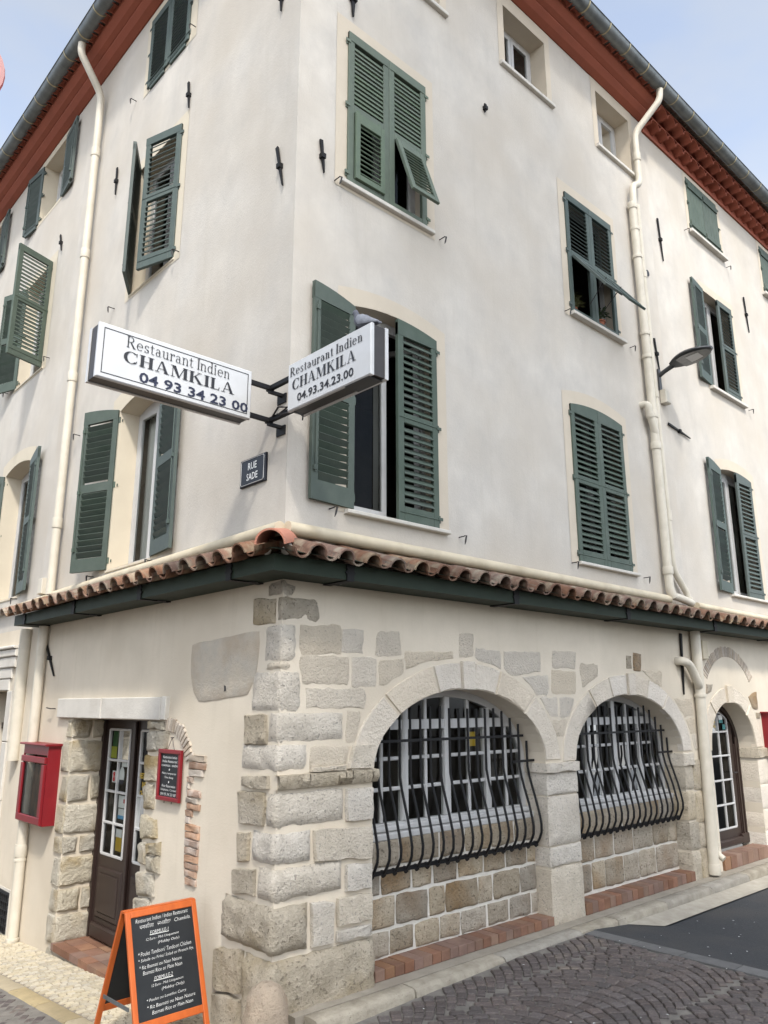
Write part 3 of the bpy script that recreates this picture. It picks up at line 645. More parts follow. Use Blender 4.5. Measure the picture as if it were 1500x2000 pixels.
# ---- shutter stays, wall anchors, small fittings
def hook(fr, x, z, m=1):
    b = MB().tube([(0,.02,0),(0,-.07,0)], .006, 5); b.tube([(0,-.07,.004),(m*.03,-.072,.012),(m*.012,-.074,-.05),(0,-.075,-.08)], .008, 5, radii=[.006,.009,.009,.003])
    hput(b, 'shutter_stay', 'iron_old', fr, x, (x, 0, z))
for x, z in ((.44,6.79),(1.86,6.80),(.44,3.64),(2.05,3.63),(3.95,3.61),(5.53,3.61),(4.13,6.81),(5.67,6.82),(9.55,6.93),(7.79,9.62),(9.33,9.57)): hook('R', x, z)
for x, z in ((2.11,9.83),(3.67,9.82),(2.14,6.86),(3.77,6.83),(5.97,6.93),(3.67,3.46),(2.23,3.45),(6.20,3.46),(7.75,6.92),(4.5,5.36)): hook('L', -x, z, -1)
def anchor(fr, xa, za, xb, zb, w=.016):
    """wrought wall tie: two tapered blades meeting in a collar"""
    d = Vector((xb-xa, 0, zb-za)); l = d.length; d.normalize(); s = Vector((d.z, 0, -d.x)); c = Vector(((xa+xb)/2, 0, (za+zb)/2))
    A = Vector((xa,0,za)); Bp = Vector((xb,0,zb)); b = MB()
    def blade(p, q, w0, w1):
        vs = []
        for pt, ww in ((p, w0), (q, w1)): vs += [pt-s*ww+Vector((0,-.03,0)), pt+s*ww+Vector((0,-.03,0)), pt+s*ww+Vector((0,-.012,0)), pt-s*ww+Vector((0,-.012,0))]
        b.add(vs, [(0,1,2,3),(7,6,5,4),(0,4,5,1),(1,5,6,2),(2,6,7,3),(3,7,4,0)])
    blade(c, A, w*.7, w*1.1); blade(c, Bp, w, w*.25)
    b.box(c.x-w*1.5, c.x+w*1.5, -.045, .01, c.z-w*1.5, c.z+w*1.5)
    hput(b, 'wall_anchor', 'iron', fr, c.x)
for a in ((.26,7.12,.30,6.79),(.62,9.25,.63,8.78,.028),(2.69,8.98,2.68,8.86),(6.36,7.19,6.43,6.72),(6.55,5.93,7.19,5.86),(6.83,9.38,6.89,8.66),(9.9,9.2,9.96,8.52),(6.33,2.96,6.27,2.18,.022)): anchor('R', *a)
for a in ((.28,7.06,.17,6.60),(.31,8.95,.30,8.63),(2.16,9.07,2.11,8.69),(4.06,9.01,4.04,8.59),(6.03,8.96,5.92,8.65),(4.90,2.82,4.52,2.39)): anchor('L', -a[0], a[1], -a[2], a[3])
hput(MB().tube([(6.37,-.012,8.25),(6.37,.05,8.25)], .05, 12), 'vent_hole', 'black_ink', 'R', 6.37)
hput(MB().tube([(-4.42,.02,2.02),(-4.42,-.06,2.02)], .006, 5).tube([(-4.42,-.06,2.02),(-4.54,-.062,2.03)], .007, 5), 'wall_pin', 'iron_old', 'L', -4.4)
hput(MB().bevbox(-5.28,-5.13,-.06,0,3.42,3.62,.01), 'junction_box', 'pvc_cream', 'L', -5.2)

# ---- quoins: blocks wrapping the corner
def quoin(zt, zb, Yl, Xr, proud, mat='stone_pale', rad=.05, rough=.008):
    rad = min(rad, proud*1.3)
    path = []                                            # plan path from left face round the corner to right face
    pL = proud; n1 = max(2, int(Yl/.035)); n2 = max(2, int(Xr/.035)); sd = random.uniform(0, 99); am = .015 if mat == 'stone_pale' else .022
    for i in range(n1): path.append(Vector((-pL, Yl-(Yl+pL-rad)*i/n1)))
    for k in range(4):
        a = math.pi+math.pi/2*k/3; path.append(Vector((-pL+rad+rad*math.cos(a), -pL+rad+rad*math.sin(a))))
    for i in range(1, n2+1): path.append(Vector((-pL+rad+(Xr+pL-rad)*i/n2, -pL)))
    rows = max(3, int((zt-zb)/.035)); vs = []; m = len(path)
    for j in range(rows+1):
        z = zb+(zt-zb)*j/rows
        for i, p in enumerate(path):
            e = min(i, m-1-i, j, rows-j); ins = {0: 1.0, 1: .10}.get(e, 0)
            q = p.copy(); c = Vector((.12, .12)) if 2 < i < m-3 else None
            nx = Vector((1,0)) if i < n1 else (Vector((0,1)) if i >= n1+4 else Vector((.7,.7)))
            fn = noise.fractal(Vector((p.x*9+sd, p.y*9, z*9)), .8, 2.0, 4)*am
            q += nx*(proud*.85*ins+fn*(1-ins*.6)+jit(.002) + (.0 if e else .004))
            vs.append((q.x, q.y, z+(noise.noise(Vector((p.x*14+sd, p.y*14, j)))*.012 if j in (0, rows) else 0)))
    b = MB().add(vs, [(j*m+i, j*m+i+1, (j+1)*m+i+1, (j+1)*m+i) for j in range(rows) for i in range(m-1)])
    # sides back into the wall
    top = [vs[rows*m+i] for i in range(m)]; bot = [vs[i] for i in range(m)]
    inn = lambda v: (max(v[0], .02) if v[0] < .02 else v[0], max(v[1], .02) if v[1] < .02 else v[1], v[2])
    b.strip(top, [inn(v) for v in top]); b.strip(bot, [inn(v) for v in bot])
    b.build('quoin', mat, house, smooth=70)
for zt, zb, Yl, Xr, pr, mt in ((3.0,2.885,.20,.12,.012,'stone_rough'),(2.87,2.69,.05,.36,.014,'stone_rough'),(2.66,2.385,.22,.135,.014,'stone_pale'),(2.375,2.32,.19,.10,.012,'stone_pale'),
    (2.305,2.015,.37,.19,.018,'stone_pale'),(2.0,1.79,.13,.61,.022,'stone_pale'),(1.77,1.585,.48,.26,.024,'stone_pale'),(1.43,1.20,.115,.625,.030,'stone_pale'),
    (1.155,.95,.28,.31,.036,'stone_pale'),(.92,.71,.19,.61,.040,'stone_pale'),(.67,.37,.62,.295,.055,'stone_rough'),(.33,-.1,.31,.93,.07,'stone_rough')):
    quoin(zt, zb, Yl, Xr, pr, mt)
# impost course beside the first arch
b = MB(); n = 14
for i in range(n):
    xa = -.02+.98*i/n; xb = -.02+.98*(i+1)/n
    b.add([(xa,.02,1.455),(xa,-.03+jit(.006),1.46),(xa,-.06+jit(.01),1.51),(xa,-.05+jit(.01),1.555),(xa,.02,1.56),(xb,.02,1.455),(xb,-.03,1.46),(xb,-.06,1.51),(xb,-.05,1.555),(xb,.02,1.56)],
          [(0,1,6,5),(1,2,7,6),(2,3,8,7),(3,4,9,8)])
b.add([(.96,.02,1.455),(.96,-.03,1.46),(.96,-.06,1.51),(.96,-.05,1.555),(.96,.02,1.56)], [(0,1,2,3,4)])
b.build('impost', 'stone_rough', house, smooth=50)
def st(poly, fr='R', mat='stone_pale', proud=.012, rough=.009, name='stone', y=0, **k):
    xr = sum(p[0] for p in poly)/len(poly)
    hput(stone_mb(poly, proud, rough, **k), name, mat, fr, xr, (0, y, 0), smooth=55)
def shr(poly, d=-.002):
    cx = sum(p[0] for p in poly)/len(poly); cz = sum(p[1] for p in poly)/len(poly)
    f = lambda a, c: a+(d if a < c else -d)
    return [(f(x, cx), f(z, cz)) for x, z in poly]
for p in ([(.17,2.66),(.59,2.69),(.60,2.46),(.18,2.44)],[(.60,2.66),(.82,2.67),(.82,2.47),(.60,2.46)],[(.70,2.43),(.97,2.44),(.97,2.20),(.70,2.20)],[(.24,2.18),(.85,2.19),(.85,2.03),(.24,2.04)],
    [(.65,2.01),(.80,2.01),(.75,1.77),(.65,1.77)],[(.29,1.75),(.69,1.74),(.66,1.60),(.29,1.60)],[(.17,2.43),(.67,2.44),(.67,2.22),(.20,2.22)],[(.98,2.66),(1.25,2.67),(1.26,2.47),(.96,2.46)],
    [(1.0,2.43),(1.28,2.44),(1.29,2.33),(1.07,2.22),(1.0,2.22)],[(1.31,2.51),(1.94,2.53),(1.93,2.48),(1.55,2.43),(1.31,2.36)],[(2.02,2.70),(2.22,2.71),(2.21,2.50),(2.01,2.49)],
    [(2.24,2.58),(2.61,2.57),(2.61,2.40),(2.24,2.48)],[(2.66,2.57),(3.27,2.59),(3.27,2.40),(2.84,2.33),(2.66,2.39)],[(3.48,2.61),(3.92,2.62),(3.90,2.44),(3.46,2.43)],
    [(2.95,2.33),(3.39,2.35),(3.38,2.16),(3.18,2.15)],[(3.44,2.41),(3.90,2.41),(3.87,2.17),(3.43,2.17)],[(3.22,2.13),(3.53,2.13),(3.52,1.93),(3.39,1.94)],[(3.57,2.13),(3.85,2.13),(3.73,1.93),(3.55,1.93)],
    [(3.42,1.90),(3.68,1.90),(3.60,1.74),(3.48,1.74)],[(3.98,2.50),(4.35,2.50),(4.33,2.37),(4.0,2.23)],[(5.29,2.46),(5.78,2.46),(5.75,2.27),(5.49,2.35)],[(6.03,2.13),(6.5,2.13),(6.52,1.93),(6.27,1.90)],
    [(6.30,1.88),(6.55,1.89),(6.55,1.71),(6.39,1.70)],[(6.41,1.68),(6.56,1.68),(6.54,1.49),(6.46,1.49)]):
    st(shr(p), mat='stone_flush', proud=.005, rough=.013, step=.05, edge=.014)
for p in ([(4.96,2.62),(5.07,2.62),(5.06,2.47),(4.95,2.47)],[(5.12,2.67),(5.31,2.65),(5.26,2.44),(5.10,2.45)]): st(p, mat='stone_panel')
for p in ([(6.95,2.32),(7.15,2.32),(7.08,2.22),(6.93,2.20)],[(8.24,2.17),(8.54,2.25),(8.52,1.99),(8.36,1.99)],[(8.44,1.94),(8.58,1.94),(8.55,1.86),(8.44,1.86)]): st(p, mat='stone_panel')
for p in ([(.29,1.565),(.64,1.57),(.64,1.60),(.29,1.60)],[(.66,1.567),(.92,1.565),(.90,1.75),(.71,1.75)],[(.64,1.43),(.925,1.42),(.925,1.17),(.645,1.18)],[(.33,1.16),(.92,1.13),(.92,.89),(.34,.94)],
    [(.65,.88),(.915,.86),(.915,.67),(.65,.69)],[(.32,.66),(.53,.64),(.53,.35),(.33,.36)],[(.56,.66),(.915,.64),(.915,.45),(.56,.46)],[(.56,.435),(.915,.42),(.915,.35),(.56,.355)]):
    st(p, mat='stone_pale', proud=.034, rough=.009, back=.04)
# stones of the left facade near the corner (x = -Y)
for p in ([(-.40,2.89),(-.08,2.86),(-.08,2.67),(-.39,2.68)],): st(p, 'L', 'stone_rough', .014)
for p in ([(-.44,1.98),(-.15,1.99),(-.14,1.77),(-.42,1.76)],[(-.45,1.53),(-.09,1.55),(-.09,1.455),(-.44,1.45)],[(-.49,1.42),(-.13,1.43),(-.13,1.20),(-.47,1.18)],[(-.48,1.12),(-.31,1.14),(-.31,.94),(-.46,.92)],[(-.53,.86),(-.22,.90),(-.22,.72),(-.51,.69)]):
    st(p, 'L', 'stone_rough', .028, .010)
st([(-.71,.29),(-.34,.34),(-.33,.06),(-.68,.02)], 'L', 'stone_rough', .05, .012); st([(-.69,.0),(-.34,.03),(-.33,-.25),(-.66,-.32)], 'L', 'stone_rough', .05, .014)
st([(-1.36,2.58),(-.29,2.63),(-.30,2.33),(-.42,2.13),(-1.20,2.08),(-1.34,2.24)], 'L', 'slab', .012, .005, 'stone_slab', step=.1, edge=.02)
hput(MB().prism([(-.765,2.165),(-.735,2.17),(-.74,2.21),(-.768,2.215)], -.0165, -.012), 'slab_hole', 'sign_side', 'L', -.7)
# ---- voussoirs
def vouss(A, ex, cuts, key, mat='stone_arch', proud=.014, keymat=None):
    xc, a, zb, h = A; ea, eh = ex
    zi = lambda x: ell(xc, a-.002, zb, h, x)
    th = lambda x: math.acos(max(-1, min(1, (x-xc)/a)))
    xs = [xc-a]+cuts+[xc+a]
    for i in range(len(xs)-1):
        t0, t1 = th(xs[i]), th(xs[i+1]); iskey = (xs[i], xs[i+1]) == key
        g = .004/ a
        t0 -= g; t1 += g; n = 5
        ins = [(xc+a*math.cos(t0+(t1-t0)*k/n), zb+h*math.sin(t0+(t1-t0)*k/n)+.002) for k in range(n+1)]
        dz = .03 if iskey else 0
        outs = [(xc+ea*math.cos(t0+(t1-t0)*k/n), zb+eh*math.sin(t0+(t1-t0)*k/n)+dz) for k in range(n+1)]
        if iskey: outs = [(ins[0][0]-.012, zb+eh+.02), (ins[-1][0]+.012, zb+eh+.02)]; ins = [(ins[0][0], ins[0][1]-.012), (ins[-1][0], ins[-1][1]-.012)]
        hput(stone_mb(ins+outs[::-1], .034 if iskey else proud, .004, step=.2, edge=.006, back=.06), 'keystone' if iskey else 'voussoir', mat, 'R', xc, smooth=50)
vouss(A1, (1.42,.94), [1.24,1.73,2.03,2.20,2.51,2.95], (2.03,2.20)); vouss(A2, (1.41,.92), [4.25,4.6,4.93,5.08,5.35,5.72], (4.93,5.08))
vouss(A3, (.92,.85), [7.15,7.52,7.70,8.1], (7.52,7.70))
# ---- piers between the arches
def pierblock(x0, x1, z0, z1, mat='stone_pale', proud=.022, d=.30, name='pier_block'):
    """dressed block seen on the face and inside both arches"""
    b = stone_mb([(x0-.012,z0),(x1+.012,z0),(x1+.012,z1),(x0-.012,z1)], proud, .006, step=.06, edge=.02, back=d)
    hput(b, name, mat, 'R', (x0+x1)/2, smooth=45)
for z0, z1 in ((-.05,.505),(.515,.695),(.705,1.165),(1.175,1.385)): pierblock(3.27, 3.79, z0, z1, 'stone_pale')
pierblock(3.25, 3.81, 1.39, 1.485, 'stone_pale', .05, name='impost')
for x0, x1, z0, z1 in ((6.14,6.34,-.05,.32),(6.35,6.56,-.05,.33),(6.14,6.36,.33,.66),(6.37,6.56,.34,.62),(6.14,6.33,.67,1.02),(6.34,6.57,.63,1.0),(6.14,6.34,1.03,1.30),(6.35,6.56,1.01,1.38)): pierblock(x0, x1-.02, z0+.005, z1-.005, 'stone_rough')
pierblock(6.13, 6.36, 1.31, 1.47, 'stone_pale', .04, name='impost')
for z0, z1 in ((-.05,.34),(.35,.62),(.63,.95),(.96,1.30)): pierblock(8.33, 8.62, z0, z1, 'stone_arch', .014)
pierblock(8.31, 8.64, 1.31, 1.45, 'stone_rough', .04, name='impost')
# ---- relieving arches of thin bricks, brick strip
def fan(fr, xc, zc, r0, r1, a0, a1, n, mat, sz=1.0, proud=.012):
    for i in range(n):
        t0 = a0+(a1-a0)*i/n+.10*(a1-a0)/n; t1 = a0+(a1-a0)*(i+1)/n-.10*(a1-a0)/n; q = r1+jit(.012)
        P = lambda r_, t: (xc+r_*math.cos(t), zc+r_*sz*math.sin(t))
        hput(stone_mb([P(r0,t0),P(r0,t1),P(q,t1),P(q,t0)], proud, .004, step=.1, edge=.004), 'brick', mat, fr, xc, smooth=50)
fan('R', 7.66, 1.95, .80, .95, R(145), R(33), 38, 'brick_pale', .95, .007)
fan('L', -1.68, 1.46, .37, .49, R(97), R(20), 13, 'brick_pale', 1.0, .016)
zz = 1.655
for i, (x0, x1, h_, m) in enumerate(((-1.28,-1.0,.055,0),(-1.28,-1.0,.06,1),(-1.27,-1.03,.055,0),(-1.29,-1.20,.05,1),(-1.29,-1.24,.05,0),(-1.28,-1.06,.055,1),(-1.29,-1.1,.045,0),(-1.28,-1.06,.05,1),(-1.29,-1.18,.05,1),(-1.28,-1.21,.05,1),
     (-1.28,-1.05,.058,1),(-1.28,-1.05,.055,1),(-1.28,-1.05,.055,1),(-1.27,-1.05,.055,1),(-1.27,-1.05,.055,1),(-1.26,-1.05,.05,1),(-1.25,-1.06,.055,1),(-1.24,-1.06,.055,1))):
    st([(x0,zz-h_),(x1,zz-h_),(x1,zz),(x0,zz)], 'L', 'brick_old' if m else 'brick_pale', .018, .006, 'brick', step=.08); zz -= h_+.003
# ---- rubble right jamb of the left door, hewn stones of the deep left jamb
for p in ([(2.06,1.91),(1.75,1.91),(1.74,1.85),(2.05,1.84)],[(2.07,1.82),(1.88,1.83),(1.86,1.65),(2.04,1.64)],[(1.87,1.83),(1.65,1.84),(1.70,1.65),(1.84,1.65)],[(2.08,1.61),(1.81,1.62),(1.78,1.39),(2.04,1.38)],[(2.05,1.36),(1.89,1.37),(1.86,1.16),(2.02,1.14)],
    [(2.08,1.10),(1.78,1.08),(1.76,.92),(2.06,.90)],[(2.07,.87),(1.95,.89),(1.92,.70),(2.04,.68)],[(1.94,.88),(1.69,.91),(1.67,.81),(1.92,.78)],[(1.92,.77),(1.69,.80),(1.68,.66),(1.90,.65)],
    [(2.08,.61),(1.77,.65),(1.75,.47),(2.05,.43)],[(2.09,.41),(1.80,.44),(1.78,.22),(2.08,.20)],[(2.08,.18),(1.85,.19),(1.8,-.05),(2.08,-.05)],[(2.08,-.08),(1.75,-.07),(1.78,-.3),(2.08,-.3)]):
    st([(-x, z) for x, z in p], 'L', 'rubble', .035, .014, back=.08, edge=.02)
zz = 1.90; random.seed(3)
for h_, cut in ((.22,.20),(.36,None),(.30,.22),(.32,None),(.20,.15),(.31,None),(.25,.22),(.29,None),(.24,.21),(.30,None)):
    z0 = zz-h_+.035; segs = [(0,.36)] if cut is None else [(0,cut),(cut+.03,.36)]
    for s0, s1 in segs:
        # stone on the jamb face: local frame turned so that -y looks towards the doorway
        b = stone_mb([(s0,z0),(s1,z0),(s1,zz),(s0,zz)], .03, .012, step=.06, edge=.02)
        o = b.build('stone', 'rubble', house, 'R', (0, 3.862, 0), 0, 55)
        if s0 == 0: st([(-4.02+jit(.06),z0),(-3.86,z0),(-3.86,zz),(-4.0+jit(.05),zz)], 'L', 'rubble', .02, .008, back=.08)
    zz -= h_
for x0, x1 in ((-4.24,-3.075),(-3.06,-1.79)): hput(MB().bevbox(x0,x1,-.05+jit(.002),.25,1.925+jit(.003),2.13,.006), 'lintel', 'lintel', 'L', -3)
hput(MB().bevbox(-1.786,-1.70,-.045,.1,1.93,2.135,.008), 'lintel_end', 'mortar', 'L', -1.7)
# doorstep of the left door
stp = MB().plan([(-.01,2.07),(.46,2.07),(.46,3.855),(-.01,3.855)], -1.2, -.34); stp = stp.build('doorstep', 'concrete', house)
y = 2.075
while y < 3.84:
    w = min(.215, 3.852-y)
    MB().box(-.03,.085,y,y+w-.006,-.365,-.300+jit(.002)).build('brick', 'brick_step', stp)
    for q in range(2): MB().box(.091+q*.17,.091+q*.17+.164,y,y+w-.006,-.345,-.301+jit(.002)).build('floor_tile', 'brick_step', stp)
    y += w
# ---- parapet panels below the arched windows
PY = .17
def panel(xr, z0, z1, rows, par_name='parapet'):
    pb = MB().box(xr[0], xr[1], PY+.004, PY+.10, z0-.3, z1); pb = hput(pb, par_name, 'mortar', 'R', xr[0]+.1)
    for za, zb, xs in rows:
        for i in range(len(xs)-1):
            p = [(xs[i]+.010+jit(.006),zb+.010+jit(.006)),(xs[i+1]-.010+jit(.006),zb+.010+jit(.006)),(xs[i+1]-.010+jit(.006),za-.010+jit(.006)),(xs[i]+.010+jit(.006),za-.010+jit(.006))]
            stone_mb(p, .016, .007, step=.06, edge=.016).build('stone', 'stone_panel', pb, 'R', (0, PY+.004, 0), 0, 55)
panel((.93,3.27), .09, .975, ((.975,.752,[.95,1.387,1.88,2.215,2.58,2.937,3.262]),(.745,.545,[.95,1.172,1.527,1.787,2.107,2.468,2.786,3.121,3.262]),(.54,.295,[.95,1.344,1.733,1.944,2.381,2.593,3.0,3.262]),(.29,.09,[.95,1.275,1.56,1.861,2.137,2.498,2.823,3.163,3.262])))
panel((3.79,6.14), .12, .945, ((.945,.70,[3.8,4.05,4.5,4.9,5.3,5.75,6.13]),(.695,.43,[3.8,4.308,4.694,5.112,5.55,5.919,6.13]),(.425,.13,[3.8,4.229,4.489,4.873,5.202,5.587,6.13])))
# brick steps at the foot of the panels
def bstep(x0, x1, zt, n):
    s = MB().box(x0, x1, .02, .28, -.3, zt-.05); s = hput(s, 'brick_ledge', 'mortar', 'R', x0+.1)
    for i in range(n):
        a = x0+(x1-x0)*i/n
        MB().bevbox(a+.003, a+(x1-x0)/n-.003, -.028+jit(.003), PY+.02, .006, zt+jit(.002), .004, .001).build('brick', 'brick_step', s)
bstep(.94, 3.26, .085, 22); bstep(3.80, 6.13, .11, 21)
bstep(6.94, 8.30, .16, 8)

# ---- arched windows
def clipz(A, x, ins): return ell(A[0], A[1]-ins, A[2], A[3]-ins, x)
def arched_window(A, z0, mulls, thin, rows, y=.26):
    xc, a, zb, h = A; f = MB(); ft = .07
    N_ = 24
    o_ = [(xc+(a-.0)*math.cos(math.pi*i/N_), zb+(h-.0)*math.sin(math.pi*i/N_)) for i in range(N_+1)]
    i_ = [(xc+(a-ft)*math.cos(math.pi*i/N_), zb+(h-ft)*math.sin(math.pi*i/N_)) for i in range(N_+1)]
    for k in range(N_): f.prism([o_[k], o_[k+1], i_[k+1], i_[k]], y, y+.06)
    f.box(xc-a, xc-a+ft, y, y+.06, z0, zb); f.box(xc+a-ft, xc+a, y, y+.06, z0, zb)
    f.box(xc-a+ft, xc+a-ft, y-.005, y+.06, z0, z0+.10)
    zt_ = rows[-1]                                       # transom
    f.box(xc-a+.03, xc+a-.03, y-.004, y+.055, zt_, zt_+.085)
    w = hput(f, 'arched_window', 'white_paint', 'R', xc)
    s = MB().bevbox(xc-a+.01, xc+a-.01, y-.10, y-.006, z0-.02, z0+.035, .01).bevbox(xc-a+.01, xc+a-.01, y-.06, y-.006, z0+.04, z0+.085, .01); s.build('window_sill', 'white_paint', w)
    for m in mulls: MB().bevbox(m-.038, m+.038, y-.012, y+.05, z0+.102, min(clipz(A, m-.045, ft), clipz(A, m+.045, ft))+.01, .008).build('mullion', 'white_paint', w)
    for m in thin: MB().bevbox(m-.018, m+.018, y+.008, y+.04, z0+.102, min(clipz(A, m-.018, ft), clipz(A, m+.018, ft))+.01, .006).build('muntin', 'white_paint', w)
    ed = sorted([xc-a+ft]+mulls+thin+[xc+a-ft])
    for zz in rows[:-1]:
        for i in range(len(ed)-1): MB().bevbox(ed[i]+.015, ed[i+1]-.015, y+.010, y+.038, zz-.016, zz+.016, .006).build('muntin', 'white_paint', w) if (clipz(A, ed[i]+.02, ft) > zz and clipz(A, ed[i+1]-.02, ft) > zz) else None
    zs = [z0+.10]+rows+[9]
    for i in range(len(ed)-1):
        xa, xb = ed[i]+.01, ed[i+1]-.01
        for j in range(len(zs)-1):
            lo = zs[j]+(.05 if j == len(zs)-2 else 0); top = [(xb+(xa-xb)*k/4, min(zs[j+1], clipz(A, xb+(xa-xb)*k/4, ft-.02))) for k in range(5)]
            if max(t[1] for t in top) < lo+.03: continue
            poly = [(xa, lo), (xb, lo)]+[(px, max(pz, lo+.001)) for px, pz in top]
            MB().add([(px, y+.024, pz) for px, pz in poly], [tuple(range(len(poly)))]).build('pane', 'glass', w)
    return w
w1 = arched_window(A1, .98, [1.55,2.10,2.68], [1.28,1.83,2.42,2.98], [1.35,1.60,1.845])
w2 = arched_window(A2, .95, [4.44,5.0,5.58], [4.15,4.71,5.32,5.89], [1.33,1.60,1.83])
MB().box(2.46,2.60,.34,.345,1.665,1.80).build('notice', 'yellow', w1)
# ---- bellied window grilles
def grille(A, xs, zr, zr2, xr2, zbot, label_par):
    g = MB(); base = hput(MB().box(xs[0]-.05, xs[-1]+.03, .085, .105, zbot-.012, zbot+.02), 'window_grille', 'iron', 'R', xs[0])
    for i, x in enumerate(xs):
        zt = min(clipz(A, x, .05), 2.03)-jit(.02); path = [(x,.15,zt),(x,.15,1.46)]
        for y, z in ((.13,1.36),(.095,1.25),(.055,1.12),(.022,1.0),(.008,.92),(.014,.85),(.042,.79),(.075,zbot+.01),(.1,zbot)): path.append((x+jit(.002), y, z-(.74-zbot)*(0 if z > 1 else 1)))
        MB().tube(path, .012, 6).build('bar', 'iron', base, smooth=40)
        MB().tube([(x,.115,zbot+.012),(x,.075,zbot-.018)], .02, 6).build('scroll', 'iron', base)
    MB().box(xs[0]-.02, xs[-1]-.06, .138, .146, zr-.012, zr+.012).build('rail', 'iron', base)
    MB().box(xr2-.35, xr2, .132, .138, zr2-.012, zr2+.012).build('rail', 'iron', base)
    MB().box(A[0]-A[1]-.005, xs[0]+.05, .132, .138, zr2-.012, zr2+.012).build('rail', 'iron', base)
bars1 = [1.0+.1275*i for i in range(18)]; bars2 = [3.88+.1275*i for i in range(18)]
grille(A1, bars1, 1.755, 1.51, 3.265, .735, None); grille(A2, bars2, 1.745, 1.485, 6.135, .715, None)

# ---- doors
def door_leaf(par, x0, x1, z0, z1, y, gx, gz, rows, cols, arch=None):
    """glazed door leaf with white glazing bars; gx/gz = glazed field, arch(x) = top limit"""
    b = MB(); T = .045
    b.box(x0, gx[0], y, y+T, z0, arch(x0) if arch else z1); b.box(gx[1], x1, y, y+T, z0, arch(x1) if arch else z1)
    b.box(gx[0], gx[1], y, y+T, z0, gz[0])
    if arch:
        n = 8; up = [(gx[0]+(gx[1]-gx[0])*i/n, arch(gx[0]+(gx[1]-gx[0])*i/n)) for i in range(n+1)]; dn = [(p[0], min(gz[1], p[1]-.09)) for p in up]
        for i in range(n): b.prism([dn[i], dn[i+1], up[i+1], up[i]], y, y+T)
    else: b.box(gx[0], gx[1], y, y+T, gz[1], z1)
    d = b.build('door', 'door_brown', par[0], par[1], par[2])
    # raised panel + kick board
    ph = gz[0]-z0
    if ph > .5:
        MB().bevbox(x0+.08, x1-.08, y-.018, y, z0+.20, gz[0]-.12, .02).build('panel', 'door_brown', d)
        MB().bevbox(x0+.14, x1-.14, y-.026, y-.018, z0+.26, gz[0]-.18, .012).build('panel', 'door_brown', d)
    MB().bevbox(x0+.03, x1-.02, y-.04, y, z0+.01, z0+min(.15, ph*.45), .02).build('kick_board', 'door_brown', d)
    top = (lambda x: min(gz[1], arch(x)-.09)) if arch else (lambda x: gz[1])
    cs = [gx[0]+(gx[1]-gx[0])*i/cols for i in range(cols+1)]
    for c in cs: MB().bevbox(c-.011, c+.011, y-.012, y+.02, gz[0], min(top(max(gx[0],c-.011)), top(min(gx[1],c+.011))), .004).build('glazing_bar', 'white_paint', d)
    for r_ in rows: MB().bevbox(gx[0], gx[1], y-.010, y+.02, r_-.012, r_+.012, .004).build('glazing_bar', 'white_paint', d)
    if arch:
        n = 8; xs_ = [gx[0]+(gx[1]-gx[0])*i/n for i in range(n+1)]; m = MB()
        for i in range(n): m.prism([(xs_[i],top(xs_[i])-.02),(xs_[i+1],top(xs_[i+1])-.02),(xs_[i+1],top(xs_[i+1])+.004),(xs_[i],top(xs_[i])+.004)], y-.012, y+.02)
        m.build('glazing_bar', 'white_paint', d)
    rr = [gz[0]]+[r_ for r_ in rows if gz[0] < r_ < gz[1]]+[gz[1]]
    for i in range(cols):
        for j in range(len(rr)-1):
            xa, xb = cs[i]+.006, cs[i+1]-.006; t = [(xb, min(rr[j+1], top(xb))), ((xa+xb)/2, min(rr[j+1], top((xa+xb)/2))), (xa, min(rr[j+1], top(xa)))]
            MB().add([(xa,y+.01,rr[j]),(xb,y+.01,rr[j])]+[(px,y+.01,max(pz,rr[j]+.01)) for px, pz in t], [(0,1,2,3,4)]).build('pane', 'glass', d)
    return d
PL = (house, 'L', (0,0,0))
rowsL = [.53, .845, 1.16, 1.48, 1.80]
d1 = door_leaf(PL, -3.80, -3.07, -.295, 1.895, .36, (-3.70,-3.19), (.53,1.80), rowsL, 2)
d2 = door_leaf(PL, -3.06, -2.13, -.295, 1.895, .375, (-2.97,-2.24), (.53,1.80), rowsL, 3)
hput(MB().box(-3.86,-3.805,.33,.44,-.3,1.92).box(-2.125,-2.06,.33,.44,-.3,1.92).box(-3.805,-2.125,.33,.44,1.897,1.92), 'door_frame', 'door_brown', 'L', -3)
MB().bevbox(-3.10,-3.055,.335,.36,-.28,1.89,.008).build('cover_strip', 'door_brown', d1)
def sticker(d, x0, x1, z0, z1, y, mat, txt=None, tm='black_ink', rows=1):
    s = MB().box(x0, x1, y, y+.002, z0, z1).build('sticker', mat, d)
    if txt:
        n = len(txt); h = (z1-z0)/(n+.6)
        for i, tx in enumerate(txt): put('lettering', fit_text(tx, (x1-x0)*.84, h*.7, tm, bold=.01), d, 'R', ((x0+x1)/2, y-.002, z1-h*(i+1.05)))
YD = .378
sticker(d1,-3.66,-3.53,1.60,1.78,YD,'sticker_green'); sticker(d1,-3.68,-3.54,1.50,1.62,YD-.003,'sticker_lime')
sticker(d1,-3.36,-3.22,1.50,1.79,YD,'yellow'); sticker(d1,-3.42,-3.30,1.58,1.72,YD-.003,'sticker_teal'); sticker(d1,-3.40,-3.33,1.51,1.55,YD-.003,'enamel_white')
sticker(d1,-3.61,-3.51,1.25,1.37,YD,'enamel_white'); 
lp_ = MB().tube([(-3.56+.03*math.sin(a)*math.cos(a), YD-.004, 1.31+.045*math.cos(a)) for a in rng(0,6.2,16)], .006, 5).build('emblem', 'road_sign_red', d1)
dm = MB().prism([(-3.38+.06*math.cos(t), 1.33+.09*math.sin(t)) for t in rng(-.5,3.64,10)], YD, YD+.002).build('sticker', 'enamel_white', d1)
